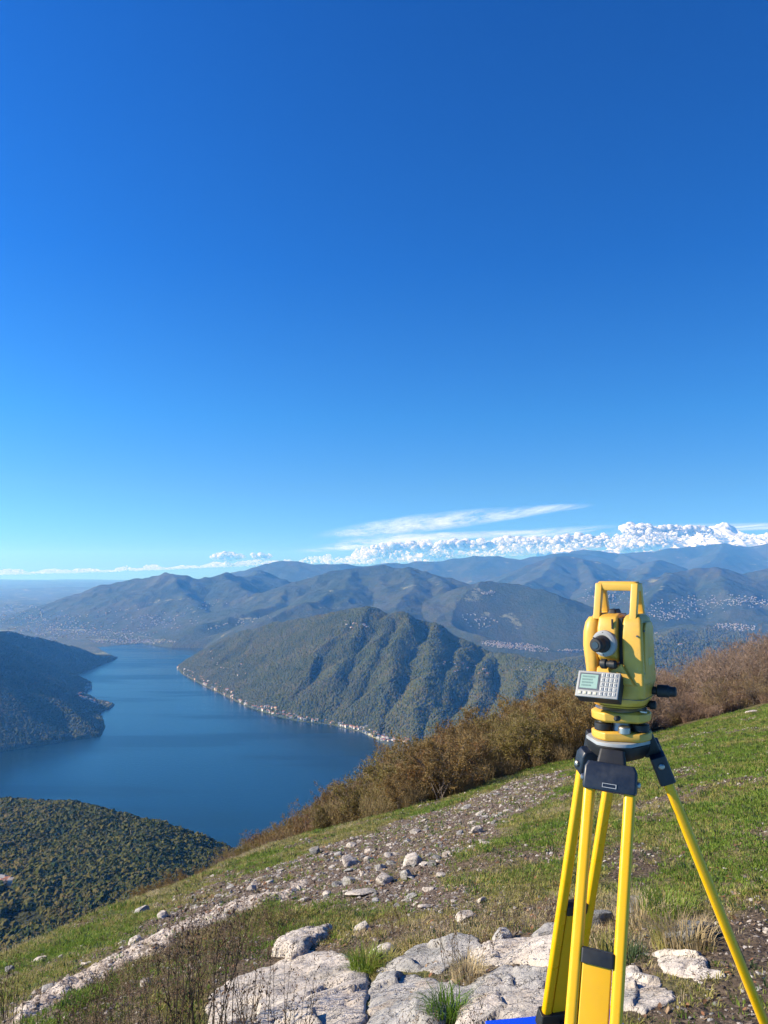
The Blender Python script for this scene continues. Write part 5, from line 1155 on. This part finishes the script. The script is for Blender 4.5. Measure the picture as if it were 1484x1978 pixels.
# towns too far away to count: one object of many small boxes
TOWNM = [mat('town_wall_pale', (.36, .34, .31), .8), mat('town_wall_cream', (.33, .26, .20), .8), mat('town_wall_grey', (.22, .22, .22), .8), M_roof[0]]
def town(nm, clusters, lab, smin, smax):
    V, F, mi = [], [], []
    for (cx, cy_, rx, ry, n, rot) in clusters:
        for _ in range(n):
            a, r_ = RNG.uniform(0, 6.28), RNG.random()**.7; x_, y_ = math.cos(a)*rx*r_, math.sin(a)*ry*r_; h = hit(cx+x_*math.cos(rot)-y_*math.sin(rot), cy_+x_*math.sin(rot)+y_*math.cos(rot))
            if h is None or h[2] < LAKE+.5: continue
            k = h[1]/8000; w, d, hh = RNG.uniform(smin, smax)*k, RNG.uniform(smin, smax)*.8*k, RNG.uniform(5, 10)*k**.7; c, s = math.cos(RNG.uniform(-.7, .7)), math.sin(RNG.uniform(-.7, .7)); b = len(V)
            for zz in (-6, hh):
                for sx, sy in ((-1, -1), (1, -1), (1, 1), (-1, 1)): V.append((h[0]+(sx*w*c-sy*d*s), h[1]+(sx*w*s+sy*d*c), h[2]+zz))
            F += [(b, b+1, b+5, b+4), (b+1, b+2, b+6, b+5), (b+2, b+3, b+7, b+6), (b+3, b, b+4, b+7), (b+4, b+5, b+6, b+7)]; m_ = int(RNG.choice([0, 0, 0, 1, 2])); mi += [m_]*4+[3 if RNG.random() < .5 else m_]
    me = mesh_np(nm, V, F, False, mi)
    o = link(nm, me, TOWNM); tag(o, lab, 'town', None, 'stuff')
town('town', [(60, 1195, 100, 26, 300, .1), (180, 1222, 130, 18, 300, .12), (260, 1240, 80, 5, 200, 0), (300, 1205, 90, 20, 90, -.1), (80, 1225, 80, 12, 120, .1), (370, 1175, 90, 8, 22, -.2), (470, 1202, 70, 6, 26, -.2), (200, 1192, 160, 16, 60, 0)], 'pale sprawl of towns on the plain beyond the head of the lake', 3.5, 8)
town('town', [(1010, 1250, 55, 7, 260, .12), (960, 1245, 30, 6, 90, .1), (1040, 1296, 36, 9, 170, .15), (1105, 1257, 30, 3, 70, 0), (925, 1200, 40, 14, 40, .2), (945, 1146, 16, 5, 26, 0)], 'pinkish white town around the small second lake', 3.5, 7)
town('town', [(1340, 1170, 110, 22, 150, -.1), (1440, 1162, 70, 12, 130, 0), (1420, 1212, 45, 7, 110, .05), (1290, 1190, 50, 9, 70, 0), (1275, 1230, 22, 8, 60, 0), (1180, 1150, 60, 20, 90, 0)], 'scattered pale towns in the valley right of the instrument', 3.5, 7)

# ---- snow peaks beyond the haze
def snow_range():
    nx, ny = 420, 110; Xs = np.linspace(14000, 44000, nx); Ys = np.linspace(64000, 80000, ny); X, Y = np.meshgrid(Xs, Ys)
    ridge = [P(1030, 1066, 70000), P(1100, 1058, 70000), P(1160, 1060, 70000), P(1210, 1053, 70000), P(1260, 1045, 70000), P(1300, 1040, 70000), P(1335, 1030, 71000), P(1358, 1020, 71000), P(1385, 1013, 72000), P(1402, 1013, 72000), P(1420, 1024, 72000), P(1445, 1034, 72000), P(1470, 1030, 72000), P(1500, 1034, 72000), P(1560, 1028, 72000), P(1640, 1040, 72000)]
    Z = np.full(X.shape, -3000.0); wx = X+500*fbm(X/3000, Y/3000, 4); wy = Y+500*fbm(X/3000+9, Y/3000, 4)
    for (ax, ay, az), (bx, by, bz) in zip(ridge[:-1], ridge[1:]):
        ex, ey = bx-ax, by-ay; t = np.clip(((wx-ax)*ex+(wy-ay)*ey)/(ex*ex+ey*ey), 0, 1); d = np.hypot(wx-ax-ex*t, wy-ay-ey*t); Z = np.maximum(Z, az+(bz-az)*t-.55*d)
    Z = Z+(fbm_w(X, Y, 2600, 5, 140, .6, True))*560*np.clip((Z+1500)/2500, .2, 1)
    o = link('snow_mountains', mesh_np('snow_mountains', np.stack([X, Y, Z], -1).reshape(-1, 3), grid_faces(ny, nx)))
    m = mat('snow_and_rock', rough=.8, spec=.1); n = NB(m); nz = n.n('ShaderNodeSeparateXYZ'); n.l(n.geo('Normal'), nz.inputs[0]); pz = n.n('ShaderNodeSeparateXYZ'); n.l(n.geo(), pz.inputs[0])
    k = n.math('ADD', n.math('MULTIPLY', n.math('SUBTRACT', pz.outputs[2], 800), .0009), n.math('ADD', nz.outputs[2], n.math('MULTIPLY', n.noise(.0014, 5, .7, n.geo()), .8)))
    n.col(n.mix(n.ramp(n.math('MULTIPLY', k, .5), [(.74, 0), (.84, 1)]), (.07, .13, .26), (.80, .84, .88))); o.data.materials.append(m); tag(o, 'snow covered high peaks standing among the clouds at the far right', 'mountains', None, 'structure')  # rock colour is blued to carry the air haze missing this far out
snow_range()

# ---- clouds
def puff(seed):
    from mathutils import noise as mn
    bm = bmesh.new(); bmesh.ops.create_icosphere(bm, subdivisions=3, radius=1)
    for v in bm.verts: v.co *= 1+.30*mn.noise(v.co*1.6+Vector((seed*2.7, 0, 0)))+.16*mn.noise(v.co*4+Vector((0, seed, 0)))
    me = bpy.data.meshes.new('puff'); bm.to_mesh(me); bm.free(); me.polygons.foreach_set('use_smooth', [True]*len(me.polygons)); return me
M_cloud = mat('cloud_white', (.93, .94, .95), 1.0, spec=0)
n = NB(M_cloud); tl = n.n('ShaderNodeBsdfTranslucent'); tl.inputs[0].default_value = (.95, .96, .98, 1); msx = n.n('ShaderNodeMixShader'); msx.inputs[0].default_value = .58
n.l(n.b.outputs[0], msx.inputs[1]); n.l(tl.outputs[0], msx.inputs[2]); n.l(msx.outputs[0], n.nt.nodes['Material Output'].inputs['Surface'])
pf = [puff(i) for i in range(5)]
for p_ in pf: p_.materials.append(M_cloud)
CT = [(-300, 1104), (0, 1099), (60, 1101), (120, 1099), (250, 1092), (330, 1091), (400, 1086), (480, 1082), (540, 1080), (600, 1072), (660, 1062), (740, 1046), (820, 1042), (900, 1042), (960, 1040), (1030, 1034), (1100, 1036), (1160, 1026), (1200, 1014), (1240, 1010), (1275, 1020), (1320, 1013), (1370, 1016), (1420, 1026), (1460, 1022), (1500, 1024), (1800, 1020)]
CB = [(-300, 1112), (0, 1110), (250, 1103), (400, 1096), (520, 1092), (600, 1088), (700, 1089), (820, 1084), (900, 1074), (1000, 1072), (1100, 1062), (1180, 1056), (1230, 1050), (1300, 1044), (1400, 1040), (1484, 1040), (1800, 1038)]
cp, cs_, ci_ = [], [], []
for _ in range(20000):
    px = RNG.uniform(-260, 1720); t = np.interp(px, [a for a, b in CT], [b for a, b in CT]); b_ = np.interp(px, [a for a, b in CB], [b for a, b in CB])
    w_ = fbm(np.array([px*.03]), np.array([1.5]), 3)[0]; w2 = fbm(np.array([px*.011]), np.array([7.5]), 3)[0]; den = .62+1.1*w2
    if px < 600: den -= .05
    if RNG.random() > den: continue
    t = t+(b_-t)*np.clip(.25-1.2*w_, 0, .8); v = RNG.random()**.8; py = b_+(t-b_)*v; D = RNG.uniform(62500, 78000); r_ = (.8+3.6*RNG.random()**2.6)*(1.25-v*.55)*(b_-t+12)/44+.25
    if px < 600: r_ = RNG.uniform(.6, 1.6)
    p = at(px, py, D); cp.append(tuple(p)); m_ = r_*D/1486; cs_.append((m_*1.35, m_*1.35, m_*.9)); ci_.append(int(RNG.integers(0, 5)))
for (cx, cy_, w_, h_, n_) in [(440, 1076, 32, 7, 130), (505, 1076, 20, 6, 60), (1218, 1062, 26, 7, 110), (1250, 1056, 40, 4, 70), (850, 1078, 30, 6, 60), (740, 1072, 40, 9, 90), (1232, 1024, 34, 9, 70), (1320, 1026, 60, 8, 90), (1120, 1044, 60, 9, 90), (1010, 1048, 60, 8, 90), (900, 1054, 60, 8, 90), (780, 1058, 60, 8, 80)]:
    for _ in range(n_):
        a_ = RNG.uniform(0, 6.28); q_ = RNG.random()**.6; px = cx+w_*q_*math.cos(a_); py = cy_+h_*q_*math.sin(a_)-abs(math.cos(px*.18))*2; D = 63000 if cy_ > 1050 else 66000; r_ = RNG.uniform(1.5, 3.6) if cy_ > 1058 else RNG.uniform(2.5, 7)
        p = at(px, py, D+RNG.uniform(0, 900)); cp.append(tuple(p)); m_ = r_*D/1486; cs_.append((m_*1.3, m_*1.3, m_*.9)); ci_.append(int(RNG.integers(0, 5)))
nn = len(cp); scatter('clouds', cp, cs_, np.stack([RNG.uniform(-.3, .3, nn), RNG.uniform(-.3, .3, nn), RNG.uniform(0, 6.3, nn)], -1), ci_, source('cloud_source', pf), 'band of bright white heaped clouds over the far mountains', 'clouds')
# thin high streak: an ice cloud sheet 9 km up, broken by the wind
def cirrus(nm, pts, lab, alt=9000, dens=.85, seed=0):
    """pts: (px, py, half width px) along the streak; the sheet lies level at its altitude"""
    m_ = 140; k_ = 22; V = []; T_ = []
    
    xs = np.linspace(0, len(pts)-1, m_)
    for i, t in enumerate(xs):
        px = np.interp(t, range(len(pts)), [p[0] for p in pts]); py = np.interp(t, range(len(pts)), [p[1] for p in pts]); hw_ = np.interp(t, range(len(pts)), [p[2] for p in pts])
        for j in range(k_):
            v = -1+2*j/(k_-1); yy = py+v*hw_; s = us(px, yy)[1]; D = alt/s; V.append((us(px, yy)[0]*D, D, alt)); e = (1-v*v)*min(1, t*.9, (len(pts)-1-t)*1.2); T_.append(max(0, e))
    me = mesh_np(nm, V, grid_faces(m_, k_)); attr_f(me, 'dens', T_)
    m = bpy.data.materials.new(nm+'_ice'); m.use_nodes = True; n = NB.__new__(NB); n.m = m; n.nt = m.node_tree; n.b = n.nt.nodes['Principled BSDF']; n.l = n.nt.links.new
    df = n.n('ShaderNodeBsdfDiffuse'); df.inputs[0].default_value = (.95, .96, 1, 1); tl = n.n('ShaderNodeBsdfTranslucent'); tl.inputs[0].default_value = (.95, .96, 1, 1); ad = n.n('ShaderNodeMixShader'); ad.inputs[0].default_value = .5; n.l(df.outputs[0], ad.inputs[1]); n.l(tl.outputs[0], ad.inputs[2])
    tp_ = n.n('ShaderNodeBsdfTransparent'); mm = n.n('ShaderNodeMixShader'); pos = n.geo()
    f = n.math('ADD', n.math('MULTIPLY', n.noise(1, 6, .62, n.vmap(pos, (.00012, .000022, .0001), (0, 0, R(-14))), .4), 1.0), n.math('MULTIPLY', n.noise(1, 4, .6, n.vmap(pos, (.0006, .00008, .0001), (0, 0, R(-14)))), .35))
    fr = n.math('MULTIPLY', n.ramp(f, [(.48, 0), (.86, 1)]), n.attr('dens')); n.l(n.math('MULTIPLY', fr, dens, True), mm.inputs[0]); n.l(tp_.outputs[0], mm.inputs[1]); n.l(ad.outputs[0], mm.inputs[2]); n.l(mm.outputs[0], n.nt.nodes['Material Output'].inputs['Surface'])
    me.materials.append(m); o = link(nm, me); tag(o, lab, 'cloud', None, 'stuff')
cirrus('cirrus_cloud', [(600, 1036, 6), (700, 1024, 15), (800, 1013, 20), (900, 1001, 18), (1000, 990, 13), (1080, 981, 8), (1150, 975, 4)], 'long thin white streak of high cloud rising to the right', 9000, .95)
cirrus('cirrus_cloud', [(640, 1046, 6), (760, 1040, 9), (880, 1034, 8), (1000, 1030, 6), (1110, 1024, 3)], 'second fainter streak of high cloud just over the heaped clouds', 7000, 1.0)
cirrus('cirrus_cloud', [(560, 1066, 4), (660, 1056, 10), (780, 1046, 14), (900, 1042, 16), (1060, 1032, 14), (1200, 1024, 12), (1340, 1020, 10), (1500, 1016, 8), (1640, 1012, 6)], 'broad pale veil of cloud behind the heaped band', 5200, 1.1)
